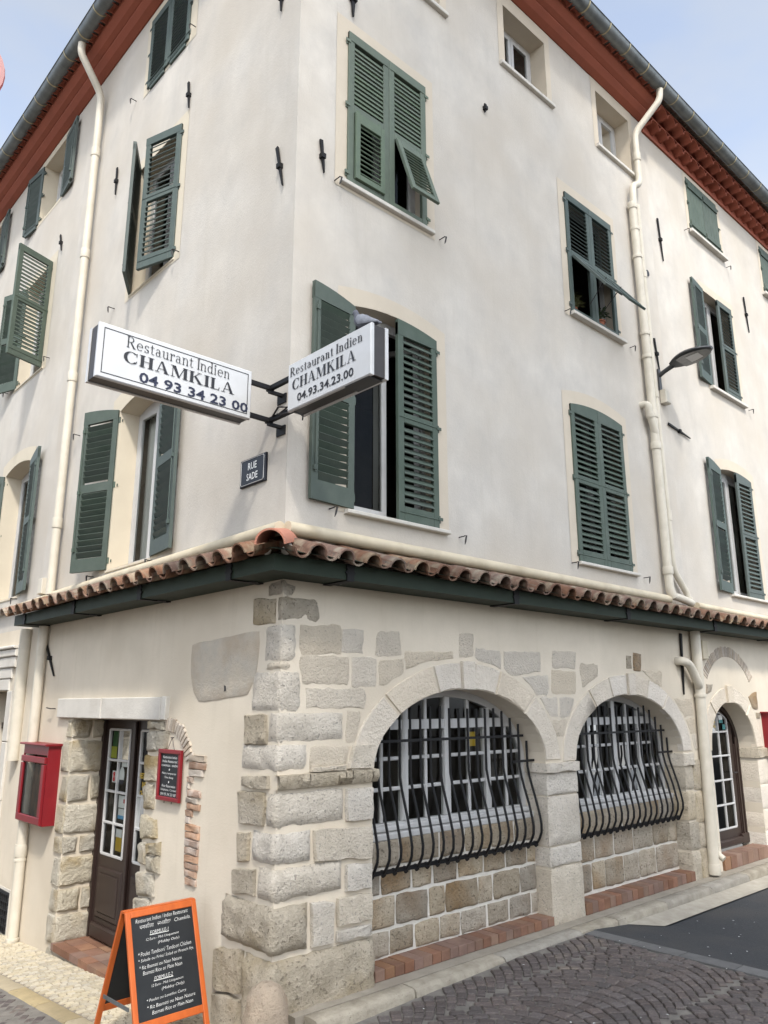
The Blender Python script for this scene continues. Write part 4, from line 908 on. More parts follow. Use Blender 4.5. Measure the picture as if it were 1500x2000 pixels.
MB().prism([(-3.38+.055*math.cos(t), 1.285+.045*math.sin(t)) for t in rng(3.2,6.2,6)], YD, YD+.002).build('sticker', 'navy_ink', d1)
sticker(d1,-3.40,-3.24,1.42,1.465,YD,'enamel_white'); sticker(d1,-3.41,-3.23,1.01,1.13,YD,'enamel_white'); sticker(d1,-3.29,-3.26,1.06,1.10,YD-.004,'road_sign_red')
sticker(d1,-3.40,-3.26,.90,1.0,YD,'enamel_white'); sticker(d1,-3.40,-3.26,.90,.935,YD-.003,'sticker_blue')
sticker(d1,-3.62,-3.54,1.03,1.12,YD,'black_ink'); sticker(d1,-3.41,-3.27,.585,.80,YD,'yellow'); sticker(d1,-3.41,-3.27,.72,.80,YD-.003,'enamel_white')
for i, tx in enumerate(('RESTAURANT','INDIEN','CHAMKILA')):
    put('lettering', fit_text(tx, (.30,.18,.26)[i], .055, 'yellow', bold=.02), d2, 'R', (-2.80, .374, 1.33-i*.085))
# right door under the third arch
PR = (hr_, 'R', (-XS,0,0))
arc3 = lambda x: ell(A3[0], A3[1]-.03, A3[2], A3[3]-.03, x)
d3 = door_leaf(PR, 7.02, 8.16, .165, 2.0, .26, (7.16,8.02), (.40,1.99), [.40,.71,1.03,1.355,1.68], 3, arc3)
fm = MB(); N_ = 20
for k in range(N_):
    t0, t1 = math.pi*k/N_, math.pi*(k+1)/N_
    P = lambda q, t: (A3[0]+(A3[1]-q)*math.cos(t), A3[2]+(A3[3]-q)*math.sin(t))
    fm.prism([P(0,t0),P(0,t1),P(.07,t1),P(.07,t0)], .24, .34)
fm.box(8.16,8.33,.25,.34,.16,1.5).box(6.91,7.03,.25,.34,.16,1.5).box(8.19,8.23,.235,.25,.16,1.6).box(8.27,8.30,.235,.25,.16,1.55)
hput(fm, 'door_frame', 'door_brown', 'R', 7.6)
MB().bevbox(8.10,8.33,.225,.25,.165,.30,.012).build('kick_board', 'door_brown', d3)
MB().tube([(8.09,.25,1.12),(8.09,.20,1.12),(7.98,.20,1.12)], .009, 6).build('handle', 'iron_old', d3)
for i, tx in enumerate(('RESTAURANT','INDIEN','CHAMKILA')): put('lettering', fit_text(tx, (.20,.14,.17)[i], .035, 'yellow', bold=.02), d3, 'R', (7.59, .256, 1.86-i*.06))
sticker(d3,7.78,7.90,1.80,1.91,.256,'enamel_white'); sticker(d3,7.78,7.90,1.80,1.845,.253,'sticker_teal'); sticker(d3,7.88,7.97,1.71,1.78,.256,'sticker_teal')
hput(MB().bevbox(6.84,6.99,-.06,0,2.65,2.9,.008), 'junction_box', 'pvc_aged', 'R', 6.9)
# stone portal of the house beyond the drainpipe
pm = [(-7.0,-5.80,.10,2.78,2.82),(-7.0,-5.81,.07,2.68,2.775),(-7.0,-5.85,.05,2.54,2.675),(-7.0,-6.0,.03,2.40,2.535),(-7.0,-6.08,.02,2.245,2.395)]
for x0, x1, o_, za, zb in pm: hput(MB().bevbox(x0, x1, -o_, 0, za, zb, .012), 'portal_moulding', 'lintel', 'L', x0)
for z0, z1 in ((-.9,.2),(.21,.9),(.91,1.6),(1.61,2.24)): hput(MB().bevbox(-6.08,-5.90,-.03,.1,z0,z1,.008), 'portal_stone', 'lintel', 'L', -6)
dl = hput(MB().box(-6.95,-6.08,.25,.30,-.9,1.75).box(-6.95,-6.08,.22,.28,1.75,1.83), 'door', 'door_brown', 'L', -6.5)
for x in (-6.75,-6.55,-6.3): MB().bevbox(x-.08,x+.08,.235,.25,.1,1.6,.01).build('panel', 'door_brown', dl)
fg = MB()
for i in range(7): fg.tube([(-6.15-.1*i+.04*math.cos(a), .24, 2.03+.12*math.sin(a)) for a in rng(0,6.0,10)], .009, 5)
fg.build('fanlight_grille', 'iron', dl)
hput(MB().box(-5.66,-5.24,-.006,.02,-.52,-.03), 'vent_frame', 'lintel', 'L', -5.5)
vg = hput(MB().box(-5.63,-5.27,-.012,-.006,-.50,-.06), 'cellar_grille', 'black_ink', 'L', -5.5)
sc = MB()
for i in range(5):
    for j in range(5): sc.tube([(-5.59+.07*i+.03*math.cos(a), -.018, -.46+.085*j+.035*math.sin(a)) for a in rng(0,5.4,8)], .006, 4)
sc.build('scrollwork', 'iron', vg)

# ------------------------------------------------------------------ tiled canopy round the corner
can = thing('tiled_canopy', 'narrow canopy of curved clay tiles on a dark green fascia above the arches', 'canopy', loc=(0,0,3.0))
def tile_mesh(r0, r1, flip, name, mat, n=9):
    """barrel tile, length 1 along -y; r0 at the eave end, r1 at the upper end"""
    b = MB(); t = .013; rows = []
    for y, r_ in ((0, r1), (-1, r0)):
        for rr in (r_, r_-t):
            rows.append([(rr*math.cos(math.pi*k/n), y, (rr*math.sin(math.pi*k/n))*flip) for k in range(n+1)])
    m = n+1; b.add([v for r_ in rows for v in r_], [(k,k+1,2*m+k+1,2*m+k) for k in range(n)]+[(m+k,m+k+1,3*m+k+1,3*m+k) for k in range(n)]+
        [(2*m+k,2*m+k+1,3*m+k+1,3*m+k) for k in range(n)]+[(k,k+1,m+k+1,m+k) for k in range(n)]+[(0,m,3*m,2*m),(n,m+n,3*m+n,2*m+n)])
    return b.mesh(name, mat, 50)
cov = tile_mesh(.086, .070, 1, 'cover_tile', 'tile'); cha = tile_mesh(.072, .084, -1, 'channel_tile', 'tile')
SLP = math.atan(.145/.44)
def tiles(fr, x0, x1, pitch, first):
    i = 0; x = first
    while (x < x1 if fr == 'R' else x > x1):
        sg = 1 if fr == 'R' else -1
        for k, (me, dz, dx) in enumerate(((cha, .035, 0), (cov, 0, pitch/2))):
            xx = x+sg*dx+jit(.006)
            over = max(0, -xx if fr == 'R' else xx)              # part beyond the corner: cut by the hip
            if over > .34: continue
            o_up = over-.02; L_ = (.44-o_up)/math.cos(SLP)+jit(.012)
            z = 3.135+dz+(.44-o_up)*math.tan(SLP)
            o = put('roof_tile', me, can, fr, (xx, -o_up, z-3.0+jit(.004)), 0, (1+jit(.05), L_, 1)); o.rotation_euler.x = SLP+jit(.015)
        x += sg*pitch
tiles('R', 0, 10.8, .272, -.14); tiles('L', 0, -5.2, .265, .17)
hip = tile_mesh(.112, .10, 1, 'hip_tile', 'tile_hip', 12)
o = put('hip_tile', hip, can, 'R', (.03,.03,.315), -math.pi/4, (1, .66, 1)); o.rotation_euler.x = math.atan(.15/.62)
b = MB().tube([(-.30,-.20,.16),(-.12,-.03,.25)], .035, 7); b.tube([(-.20,-.30,.16),(-.03,-.12,.25)], .035, 7); b.build('mortar_bed', 'mortar', can)
b = MB().add([(0,0,.325),(10.8,0,.325),(10.8,-.42,.19),(-.42,-.42,.19)], [(0,1,2,3)]); b.add([(0,0,.325),(-.42,-.42,.19),(-.42,5.25,.19),(0,5.25,.325)], [(0,1,2,3)]); b.build('roof_deck', 'fascia_green', can, loc=(0,0,-.055))
MB().plan([(-.30,-.30),(10.8,-.30),(10.8,-.002),(-.002,-.002)], .005, .128).build('fascia', 'fascia_green', can)
MB().plan([(-.30,-.302),(-.0021,-.0021),(-.002,5.24),(-.30,5.24)], .0052, .1278).build('fascia', 'fascia_green', can)
def strap(fr, x):
    w = .036
    pr = [(-w,.002),(-w,.045),(-w*1.5,.062),(-w*.9,.08),(-w*1.2,.10),(-w,.13),(w,.13),(w*1.2,.10),(w*.9,.08),(w*1.5,.062),(w,.045),(w,.002)]
    MB().prism(pr, -.312, -.3005).box(-w,w,-.312,-.004,-.006,.002).build('strap', 'iron', can, fr, (x,0,0))
    MB().lathe([(.045,-.004),(.05,-.008),(.034,-.008),(.032,.0)], 14).build('spotlight', 'lamp_grey', can, fr, (x+.02,-.10,.003))
for x in (.42,2.51,4.56,6.74,8.8): strap('R', x)
for x in (-.30,-1.83,-3.38,-4.88): strap('L', x)
# cream conduit along the head of the canopy
def pipe(name, label, path, r, mat='pvc_cream', collars=(), caps=True, n=14, cat='pipe', group=None):
    p0 = Vector(path[-1]); t = thing(name, label, cat, 'R', tuple(p0), 0, group)
    # soften the bends
    P = [Vector(p)-p0 for p in path]; Q = [P[0]]
    for i in range(1, len(P)-1):
        a = (P[i-1]-P[i]); c = (P[i+1]-P[i]); d = min(a.length, c.length)*.45; d = min(d, .12)
        s, e = P[i]+a.normalized()*d, P[i]+c.normalized()*d
        for k in range(6): u = k/5; Q.append(s*(1-u)**2+P[i]*2*u*(1-u)+e*u*u)
    Q.append(P[-1]); MB().tube(Q, r, n).build('pipe_run', mat, t, smooth=50)
    for (x, y, z), d, l in collars:
        c = Vector((x, y, z))-p0; dd = Vector(d).normalized()
        MB().tube([c-dd*l/2, c-dd*l/2+dd*.012, c+dd*l/2-dd*.012, c+dd*l/2], r, n, radii=[r*1.16, r*1.2, r*1.2, r*1.16]).build('collar', mat, t, smooth=50)
    return t
V = (0,0,1)
pipe('flashing_pipe', 'long cream pipe above the canopy tiles under the sash and closed shutters', [(-.02,-.06,3.40),(6.02,-.06,3.375)], .054, 'pvc_aged')
pipe('flashing_pipe', 'cream pipe above the canopy tiles running on past the downpipe foot', [(6.8,-.055,3.36),(10.6,-.055,3.34)], .045, 'pvc_aged')
pipe('flashing_pipe', 'cream pipe above the canopy tiles below the left facade shutters', [(-.06,-.02,3.40),(-.06,4.70,3.345)], .054, 'pvc_aged')
pipe('flashing_pipe', 'short cream pipe above the canopy end beside the small wall box', [(-.055,4.95,3.345),(-.055,5.6,3.33),(-.055,9,3.30)], .04, 'pvc_aged')
def crimp(x, y, zs, l=.13): return [((x, y, z), V, l) for z in zs]
pipe('drainpipe', 'cream downpipe from the eaves gutter of the left facade to the canopy', [(-.44,4.70,11.22),(-.44,4.70,11.05),(-.09,4.72,10.55),(-.09,4.72,3.36)], .052, collars=crimp(-.09,4.72,(9.6,8.0,6.2,4.25)))
pipe('drainpipe', 'cream downpipe behind the red menu box by the doorway', [(-.07,4.86,2.99),(-.07,4.86,1.0),(-.07,4.84,-.49)], .058, collars=[((-.07,4.86,.46),V,.13),((-.07,4.86,.36),V,.03),((-.07,4.84,-.46),V,.04)])
pipe('cable_duct', 'wide cream half duct beside the stone portal, cut off above ground', [(-.05,5.52,3.0),(-.05,5.52,1.40)], .075, collars=(), cat='duct')
MBc = None
pipe('drainpipe', 'cream downpipe from the right eaves with an offset elbow below the gutter', [(6.40,-.46,11.20),(6.40,-.44,11.02),(6.20,-.09,10.52),(6.21,-.09,9.62),(5.97,-.10,9.50),(5.95,-.10,9.10)], .05, collars=crimp(6.205,-.09,(10.1,)))
pipe('drainpipe', 'thick cream downpipe with sleeve joints beside the street lamp', [(5.94,-.085,9.16),(5.98,-.085,6.4),(6.02,-.085,3.5),(6.07,-.10,3.40)], .058, collars=[((5.94,-.085,9.13),V,.10)]+crimp(5.95,-.085,(8.75,8.3),.05)+crimp(5.97,-.085,(7.1,6.75),.05)+crimp(5.99,-.085,(5.9,5.45),.10)+crimp(6.015,-.085,(3.75,),.1))
pipe('drainpipe', 'thin cream waste pipe running behind the street lamp bracket', [(6.13,-.06,9.25),(6.15,-.06,6.5),(6.22,-.06,3.78),(6.49,-.08,3.50),(6.53,-.09,3.36)], .042, collars=crimp(6.14,-.06,(8.1,),.1)+crimp(6.155,-.06,(6.25,),.1)+[((6.205,-.06,4.52),V,.14),((6.525,-.085,3.42),V,.05)])
pipe('waste_elbow', 'short cream elbow pipe joining the thick downpipe from the wall', [(5.84,.02,6.02),(5.85,-.10,6.02),(5.87,-.10,5.88),(5.99,-.10,5.62)], .048, collars=[((5.88,-.1,5.86),(.3,0,-1),.06)])
pipe('waste_elbow', 'cream cross pipe on the canopy tiles linking both downpipe feet', [(6.07,-.10,3.42),(6.27,-.12,3.40),(6.52,-.12,3.36)], .05)
pipe('drainpipe', 'thick cream downpipe from canopy to pavement beside the arched door', [(6.62,-.075,3.0),(6.60,-.075,2.2),(6.52,-.075,.10),(6.52,-.075,.03)], .065, collars=[((6.525,-.075,.09),V,.12),((6.60,-.075,2.17),V,.05)])
pipe('waste_elbow', 'cream elbow pipe leaving the wall by the iron anchor, joining the lower downpipe', [(6.18,.02,2.60),(6.18,-.09,2.60),(6.34,-.10,2.56),(6.52,-.10,2.33),(6.58,-.08,2.28)], .055)
pipe('drainpipe', 'thin cream pipe with an open elbow end beside the arched door', [(6.70,-.05,2.95),(6.72,-.05,1.15),(6.70,-.05,.26),(6.68,-.12,.20)], .032, collars=[((6.72,-.05,1.10),V,.09),((6.705,-.05,.36),V,.04),((6.68,-.11,.21),(0,-1,-.7),.07)])

# ------------------------------------------------------------------ eaves: red cornice, scalloped courses, gutters
prof = [(0,10.99),(.02,10.985),(.10,11.02),(.165,11.075),(.17,11.09),(.18,11.09),(.24,11.115),(.315,11.185),(.32,11.25),(0,11.25)]
def cornice(fr, x0, x1, mit0, mit1, par, off):
    """moulded eaves band; mit = mitre direction at each end (0 square)"""
    a = [(x0+mit0*o_, -o_, z) for o_, z in prof]; c = [(x1+mit1*o_, -o_, z) for o_, z in prof]; m = len(prof)
    MB().add(a+c, [(i, (i+1)%m, m+(i+1)%m, m+i) for i in range(m)]+[tuple(range(m)), tuple(range(2*m-1,m-1,-1))]).build('eaves_cornice', 'red_paint', par, fr, off)
cornice('R', 0, XS, -1, 0, house, (0,0,0)); cornice('L', -YS, 0, 0, 1, house, (0,0,0)); cornice('L', -7, 0, 0, 0, hl_, (0,0,0))
et = tile_mesh(.088, .075, 1, 'eave_tile', 'red_paint', 7)
def eave_tiles(fr, x0, x1, par, ox):
    n = int((x1-x0)/.215)
    for i in range(n):
        x = x0+(i+.5)*(x1-x0)/n
        put('eave_tile', et, par, fr, (x-ox, -.20, 11.215), 0, (1, .22, .75))
eave_tiles('R', -.25, XS, house, 0); eave_tiles('L', -YS, .25, house, 0); eave_tiles('L', -11, -YS, hl_, -YS)
# scalloped tile courses of the right house
MB().box(0, 7.4, -.03, 0, 10.84, 10.905).box(0, 7.4, -.02, -.001, 10.905, 11.26).box(0, 7.4, -.17, -.021, 11.03, 11.045).box(0, 7.4, -.33, -.021, 11.175, 11.19).build('eaves_cornice', 'red_paint', hr_)
gt = tile_mesh(.128, .128, 1, 'scallop_tile', 'red_paint', 10)
for row, (o_, z) in enumerate(((.02,10.91),(.17,11.055))):
    for i in range(28):
        x = .13+i*.265
        if x < 7.35: put('scallop_tile', gt, hr_, 'R', (x, -o_+.01, z), 0, (1, .165, .93))
for i in range(34): put('eave_tile', cov, hr_, 'R', (.11+i*.216, -.16, 11.26), 0, (1, .27, .8))
def gutter(fr, x0, x1, par, ox, m0=0, m1=0):
    b = MB(); n = 10; rr = .098; oc, zc = .455, 11.30
    ring = [(oc-rr*math.cos(math.pi*k/n), zc-rr*math.sin(math.pi*k/n)) for k in range(n+1)]
    ring += [(oc+rr+.012, zc+.004), (oc+rr-.004, zc+.010)]
    a = [(x0+m0*o_-ox, -o_, z) for o_, z in ring]; c = [(x1+m1*o_-ox, -o_, z) for o_, z in ring]
    g = b.strip(a, c).build('gutter', 'zinc', par, fr, smooth=50)
    x = x0+.2
    while x < x1:
        bb = MB(); r2 = rr+.006; pts = [(oc-r2*math.cos(math.pi*k/8), zc-r2*math.sin(math.pi*k/8)) for k in range(9)]
        bb.strip([(x-ox-.012,-o_,z) for o_, z in pts], [(x-ox+.012,-o_,z) for o_, z in pts]); bb.build('gutter_bracket', 'brass_band', g, smooth=50); x += .52
    return g
gutter('R', 0, XS, house, 0, -1, 0); gutter('L', -YS, 0, house, 0, 0, 1); gutter('R', XS, 14, hr_, XS); gutter('L', -12.2, -YS, hl_, -YS)

# ------------------------------------------------------------------ serif lettering for the sign boxes
def serif(text, bold=.15, wide=1.0):
    """flat polygons of a roman face, cap height 1; returns (polys, width)"""
    T, t, S, X = bold, .045, .05, .66
    polys = []; x = 0
    def rect(a, b, c, d): polys.append([(x+a*wide, b), (x+c*wide, b), (x+c*wide, d), (x+a*wide, d)])
    def quad(*p): polys.append([(x+a*wide, b) for a, b in p])
    def stem(a, z0, z1, w=T, s0=True, s1=True, k=.07):
        rect(a, z0, a+w, z1)
        if s0: rect(a-k, z0, a+w+k, z0+S)
        if s1: rect(a-k, z1-S, a+w+k, z1)
    def ring(cx, cz, rx, rz, a0, a1, tx, tz, n=14):
        for i in range(n):
            p0, p1 = R(a0+(a1-a0)*i/n), R(a0+(a1-a0)*(i+1)/n)
            O = lambda p: (cx+rx*math.cos(p), cz+rz*math.sin(p)); I = lambda p: (cx+(rx-tx)*math.cos(p), cz+(rz-tz)*math.sin(p))
            quad(O(p0), O(p1), I(p1), I(p0))
    for ch in text:
        if ch == ' ': x += .3*wide; continue
        if ch == 'I': stem(.08,0,1); w = .16+T
        elif ch == 'H': stem(.08,0,1); stem(.56,0,1); rect(.08,.48,.6,.48+t); w = .64+T
        elif ch == 'L': stem(.08,0,1); rect(.1,0,.58,S); quad((.53,0),(.58,0),(.60,.26),(.56,.26)); w = .66
        elif ch == 'A':
            quad((.12,S*.5),(.12+t,S*.5),(.40,.98),(.36,1.0)); quad((.36,1.0),(.36+T*.5,1.0),(.68+T*.5,0.02),(.68-T*.5,.02)); rect(.2,.30,.56,.30+t)
            rect(.02,0,.28,S); rect(.54,0,.86,S); w = .88
        elif ch == 'M':
            rect(.1,0,.1+t,1); rect(.02,0,.25,S); rect(.0,1-S,.16,1); quad((.08,1),(.08+T*1.1,1),(.50+T*.3,.02),(.46-T*.1,.02)); quad((.46,.02),(.46+t,.02),(.83,1),(.78,1)); stem(.77,0,1); rect(.75,1-S,.85,1); w = .85+T
        elif ch == 'K': stem(.08,0,1); quad((.2,.38),(.2,.44),(.62,.98),(.66,.96)); quad((.32,.60),(.42,.68),(.80,.02),(.62,.02)); rect(.50,1-S,.76,1); rect(.54,0,.88,S); w = .88
        elif ch == 'C': ring(.46,.5,.42,.51,48,318,T,t); rect(.72,.66,.77,.97); quad((.72,.06),(.78,.30),(.74,.30),(.68,.14)); w = .84
        elif ch == 'R': stem(.08,0,1); ring(.30,.74,.34,.26,-90,90,T*.9,t); rect(.1,1-t,.32,1); rect(.1,.48,.32,.48+t); quad((.30,.49),(.44,.49),(.76,.02),(.60,.02)); rect(.58,0,.82,S); w = .82
        elif ch == 'e': ring(.32,.33,.28,.34,0,318,T*.8,t); rect(.08,.34,.58,.34+t); w = .64
        elif ch == 's': ring(.26,.50,.19,.165,20,235,T*.75,t); ring(.26,.17,.20,.175,-160,65,T*.75,t); quad((.10,.42),(.2,.38),(.42,.22),(.34,.30)); quad((.08,.50),(.17,.42),(.42,.26),(.38,.16)); rect(.41,.47,.44,.66); rect(.07,0,.10,.20); w = .52
        elif ch == 't': rect(.14,.10,.14+T*.85,.84); rect(.03,X-t,.40,X); ring(.29,.13,.15,.14,180,330,T*.7,t); w = .46
        elif ch == 'a': ring(.24,.44,.20,.22,10,160,T*.7,t); rect(.36,.06,.36+T*.85,.5); ring(.25,.20,.21,.205,50,330,T*.75,t); quad((.36,.06),(.36+T*.8,.06),(.58,.04),(.56,0)); w = .60
        elif ch == 'u': rect(.1,.18,.1+T*.85,X); rect(.02,X-S,.1,X); ring(.32,.2,.22,.21,180,330,T*.75,t); stem(.46,0,X,T*.85,True,False,.0); rect(.38,X-S,.46,X); rect(.46,0,.66,S); w = .68
        elif ch == 'r': stem(.1,0,X,T*.85,True,False); rect(.02,X-S,.12,X); ring(.36,.42,.18,.25,60,165,T*.5,t); ring(.42,.56,.07,.07,0,360,.07,.07,8); w = .52
        elif ch == 'n': stem(.1,0,X,T*.85,True,False,.06); rect(.02,X-S,.12,X); ring(.34,.42,.22,.25,0,160,T*.75,t); rect(.56-T*.85,0,.56,.44); rect(.56-T*.85-.06,0,.62,S); w = .66
        elif ch == 'i': stem(.1,0,X,T*.85,True,False,.06); rect(.02,X-S,.12,X); ring(.1+T*.42,.86,.085,.085,0,360,.085,.085,10); w = .32
        elif ch == 'd': ring(.30,.33,.25,.34,30,330,T*.85,t); rect(.44,.02,.44+T*.85,1); rect(.36,1-S,.46,1); rect(.44,0,.64,S); w = .66
        else: w = .5
        x += (w+.04)*wide
    return polys, x
def serif_mesh(text, width, height, mat, bold=.15):
    polys, wd_ = serif(text, bold); s = width/wd_; b = MB()
    for k, p in enumerate(polys):
        b.add([(px*s-width/2, -.0002*(k % 9), pz*height) for px, pz in p], [tuple(range(len(p)))])
    return b.mesh('lettering', mat)
def sign_box(label, frame, x0, x1, y, th, z0, z1, lines, border):
    """light box: dark body with white faces; wall frame, face towards -y; mirrored text on the back is left plain"""
    xc = (x0+x1)/2; t = thing('sign_box', label, 'sign', frame, (xc, y+th/2, z0))
    w, h = (x1-x0)/2, z1-z0
    MB().box(-w+.006, w-.006, -th/2+.03, th/2-.03, .006, h-.006).build('body', 'sign_side', t)
    for s in (-1, 1):
        f = MB().bevbox(-w, w, -.03, 0, 0, h, .008) if s < 0 else MB().box(-w, w, 0, .03, 0, h)
        f.build('face_panel', 'white_plastic', t, 'R', (0, (-th/2+.03) if s < 0 else th/2-.03, 0))
    yf = -th/2-.0025
    if border:
        b = MB(); m = .035; q = .005
        b.box(-w+m,w-m,yf,yf+.002,m,m+q).box(-w+m,w-m,yf,yf+.002,h-m-q,h-m).box(-w+m,-w+m+q,yf-.0005,yf+.0015,m,h-m).box(w-m-q,w-m,yf-.0005,yf+.0015,m,h-m); b.build('border_line', 'black_ink', t)
    for kind, tx, cx, zb, wd_, ht, mt, bo in lines:
        me = serif_mesh(tx, wd_, ht, mt, bo) if kind == 's' else fit_text(tx, wd_, ht, mt, bold=bo)
        put('lettering', me, t, 'R', (cx-xc, yf-.001, zb-z0))
    return t
# left box runs along -X over the side street, right box along -Y
sL = sign_box('white restaurant light box with thin black border, reading CHAMKILA with spaced phone digits', 'R', -1.60, -.36, .0, .17, 4.225, 4.63,
    [('s','Restaurant Indien',-.98,4.50,.84,.085,'black_ink',.11),('s','CHAMKILA',-.965,4.385,.91,.088,'black_ink',.19),('t','04 93 34 23 00',-.84,4.268,.90,.078,'navy_ink',.02)], True)
# frame L: x = -Y, y = +X (into wall)
sR = sign_box('white restaurant light box without border, reading CHAMKILA with dotted phone digits, pigeon on top', 'L', .27, 1.24, -.205, .165, 4.25, 4.64,
    [('s','Restaurant Indien',.73,4.525,.86,.075,'black_ink',.17),('s','CHAMKILA',.71,4.405,.76,.088,'black_ink',.20),('t','04.93.34.23.00',.73,4.295,.66,.068,'black_ink',.02)], False)
def bar(par, p, q, r_, o0): 
    P, Q = Vector(p)-o0, Vector(q)-o0; MB().tube([P, Q], r_, 4).build('bracket_arm', 'iron', par, 'R' )
oL = sL.location.copy(); oR = sR.location.copy()
for z in (4.30, 4.58):
    MB().box(*sorted((-.37-oL.x, -.10-oL.x)), .07-oL.y, .10-oL.y, z-oL.z-.018, z-oL.z+.018).build('bracket_arm', 'iron', sL)
    MB().box(-.14-oL.x, 0-oL.x, .07-oL.y, .10-oL.y, z-oL.z-.045, z-oL.z-.019).build('bracket_foot', 'iron', sL)
    MB().box(-.012-oL.x, .0-oL.x, .03-oL.y, .15-oL.y, z-oL.z-.10, z-oL.z-.02).build('wall_plate', 'iron', sL)
    # arm of the right box: children of a turned Empty, local x = -Y, local y = +X
    MB().box(-.13-.755, .28-.755, -.14+.1225, -.105+.1225, z-4.25-.017, z-4.25+.019).build('bracket_arm', 'iron', sR)
wires = MB().tube([(-.02-.755,-.02,.06),(.10-.755,-.05,.10),(.2-.755,-.03,.075),(.12-.755,-.06,.03)], .008, 5); wires.tube([(.10-.755,-.03,.04),(.33-.755,-.05,-.0),(.42-.755,-.04,-.06),(.40-.755,-.03,-.09)], .006, 5); wires.build('cable', 'iron_old', sR)
MB().box(-.06,.20,-.07,.06,-.004,.0).build('underside_tape', 'lamp_grey', sR, 'R', (.25,0,0))
# pigeon
pg = thing('pigeon', 'grey pigeon perched on the end of the sign box', 'pigeon', 'R', (-.12,-1.08,4.641), 0); pg.scale = (.86,.74,.95)
def loft(rings, n=12):
    b = MB(); vs = []
    for (x, y, z), rx, rz, tl in rings:
        for k in range(n):
            a = 2*math.pi*k/n; vs.append((x+rx*math.cos(a), y-rz*math.sin(a)*math.sin(tl), z+rz*math.sin(a)*math.cos(tl)))
    fs = [(i*n+j, i*n+(j+1)%n, (i+1)*n+(j+1)%n, (i+1)*n+j) for i in range(len(rings)-1) for j in range(n)]+[tuple(range(n)), tuple((len(rings)-1)*n+j for j in range(n))]
    return b.add(vs, fs)
body = loft([((0,-.175,.045),.022,.006,0),((0,-.12,.06),.035,.016,0),((0,-.07,.078),.05,.036,.2),((0,-.01,.092),.062,.056,.3),((0,.045,.102),.06,.058,.5),((0,.085,.125),.045,.045,.9),((0,.10,.155),.030,.030,1.3),((0,.105,.180),.026,.026,1.2),((0,.118,.200),.026,.026,.5),((0,.138,.203),.018,.018,.1),((0,.150,.200),.007,.006,0),((0,.172,.193),.002,.002,0)])
pb = body.build('body', 'pigeon', pg, smooth=80); pb.rotation_euler.z = R(8)
for s in (-1, 1):
    wg = loft([((s*.018,-.185,.050),.004,.006,0),((s*.036,-.10,.075),.010,.022,0),((s*.054,-.02,.096),.012,.040,0),((s*.052,.045,.106),.012,.038,0),((s*.044,.075,.113),.004,.014,0)], 8)
    o = wg.build('wing', 'pigeon_pale', pg, smooth=80); o.rotation_euler.z = R(8)
    MB().tube([(s*.022,.0,.05),(s*.022,.01,0)], .005, 5).tube([(s*.022,-.01,.004),(s*.022,.04,.004)], .004, 4).build('leg', 'brick_step', pg)

# ------------------------------------------------------------------ street name plaque
pq = thing('street_plaque', 'small dark enamel street plaque lettered RUE SADE near the corner', 'sign', 'L', (-.465, -.012, 3.86))
MB().bevbox(-.19,.19,-.012,.012,0,.245,.006).build('plate', 'plaque_blue', pq)
bd = MB(); pts = []
for cx, cz, a0 in ((.165,.22,0),(-.165,.22,90),(-.165,.025,180),(.165,.025,270)):
    for k in range(5): a = R(a0+k*22.5); pts.append((cx-.012*(1 if cx > 0 else -1)+.018*math.cos(a), -.014, cz-.006*(1 if cz > .1 else -1)+.018*math.sin(a)))
pts.append(pts[0]); bd.tube(pts, .0022, 4, cap=False); bd.build('border_line', 'enamel_white', pq)
put('lettering', fit_text('RUE', .13, .062, 'enamel_white', bold=.012), pq, 'R', (0,-.0145,.137)); put('lettering', fit_text('SADE', .165, .062, 'enamel_white', bold=.012), pq, 'R', (0,-.0145,.045))

# ------------------------------------------------------------------ street lamp
lm = thing('street_lamp', 'grey oval street lamp head on a short wall arm between the downpipes', 'street lamp', 'R', (6.42,0,6.52))
MB().box(-.035,.035,-.025,0,-.12,.20).build('wall_plate', 'lamp_grey', lm)
MB().tube([(0,0,.10),(0,-.10,.145),(0,-.24,.195)], .03, 10, radii=[.034,.032,.036]).build('arm', 'lamp_grey', lm, smooth=50)
hd = MB(); N_ = 14; rows = []
for k in range(9):
    u = k/8; L_ = -.22-.58*u; hw = .225*math.sin(math.pi*(u*.86+.10))**.75; th_ = .07*math.sin(math.pi*(u*.88+.08))**.6
    zc = .195+.075*u
    rows.append([(hw*math.cos(2*math.pi*j/N_), L_, zc+(th_ if math.sin(2*math.pi*j/N_) > 0 else .022)*math.sin(2*math.pi*j/N_)) for j in range(N_)])
hd.add([v for r_ in rows for v in r_], [(i*N_+j, i*N_+(j+1)%N_, (i+1)*N_+(j+1)%N_, (i+1)*N_+j) for i in range(8) for j in range(N_)]+[tuple(range(N_)), tuple(8*N_+j for j in range(N_))])
hd.build('head', 'lamp_grey', lm, smooth=60)
def lens(u0, u1, f, dz, mat, nm):
    b = MB(); a = []; c = []
    for i in range(9):
        u = u0+(u1-u0)*i/8; hw = f*.225*math.sin(math.pi*(u*.86+.10))**.75; z = .195+.075*u-dz
        a.append((-hw,-.22-.58*u,z)); c.append((hw,-.22-.58*u,z))
    b.strip(a, c).build(nm, mat, lm)
lens(.22,.93,.82,.026,'lamp_lens','lens'); lens(.42,.72,.45,.029,'white_plastic','light_module')
MB().bevbox(-.02,.12,-.10,-.01,-.32,-.12,.015).build('sensor_box', 'pvc_cream', lm)

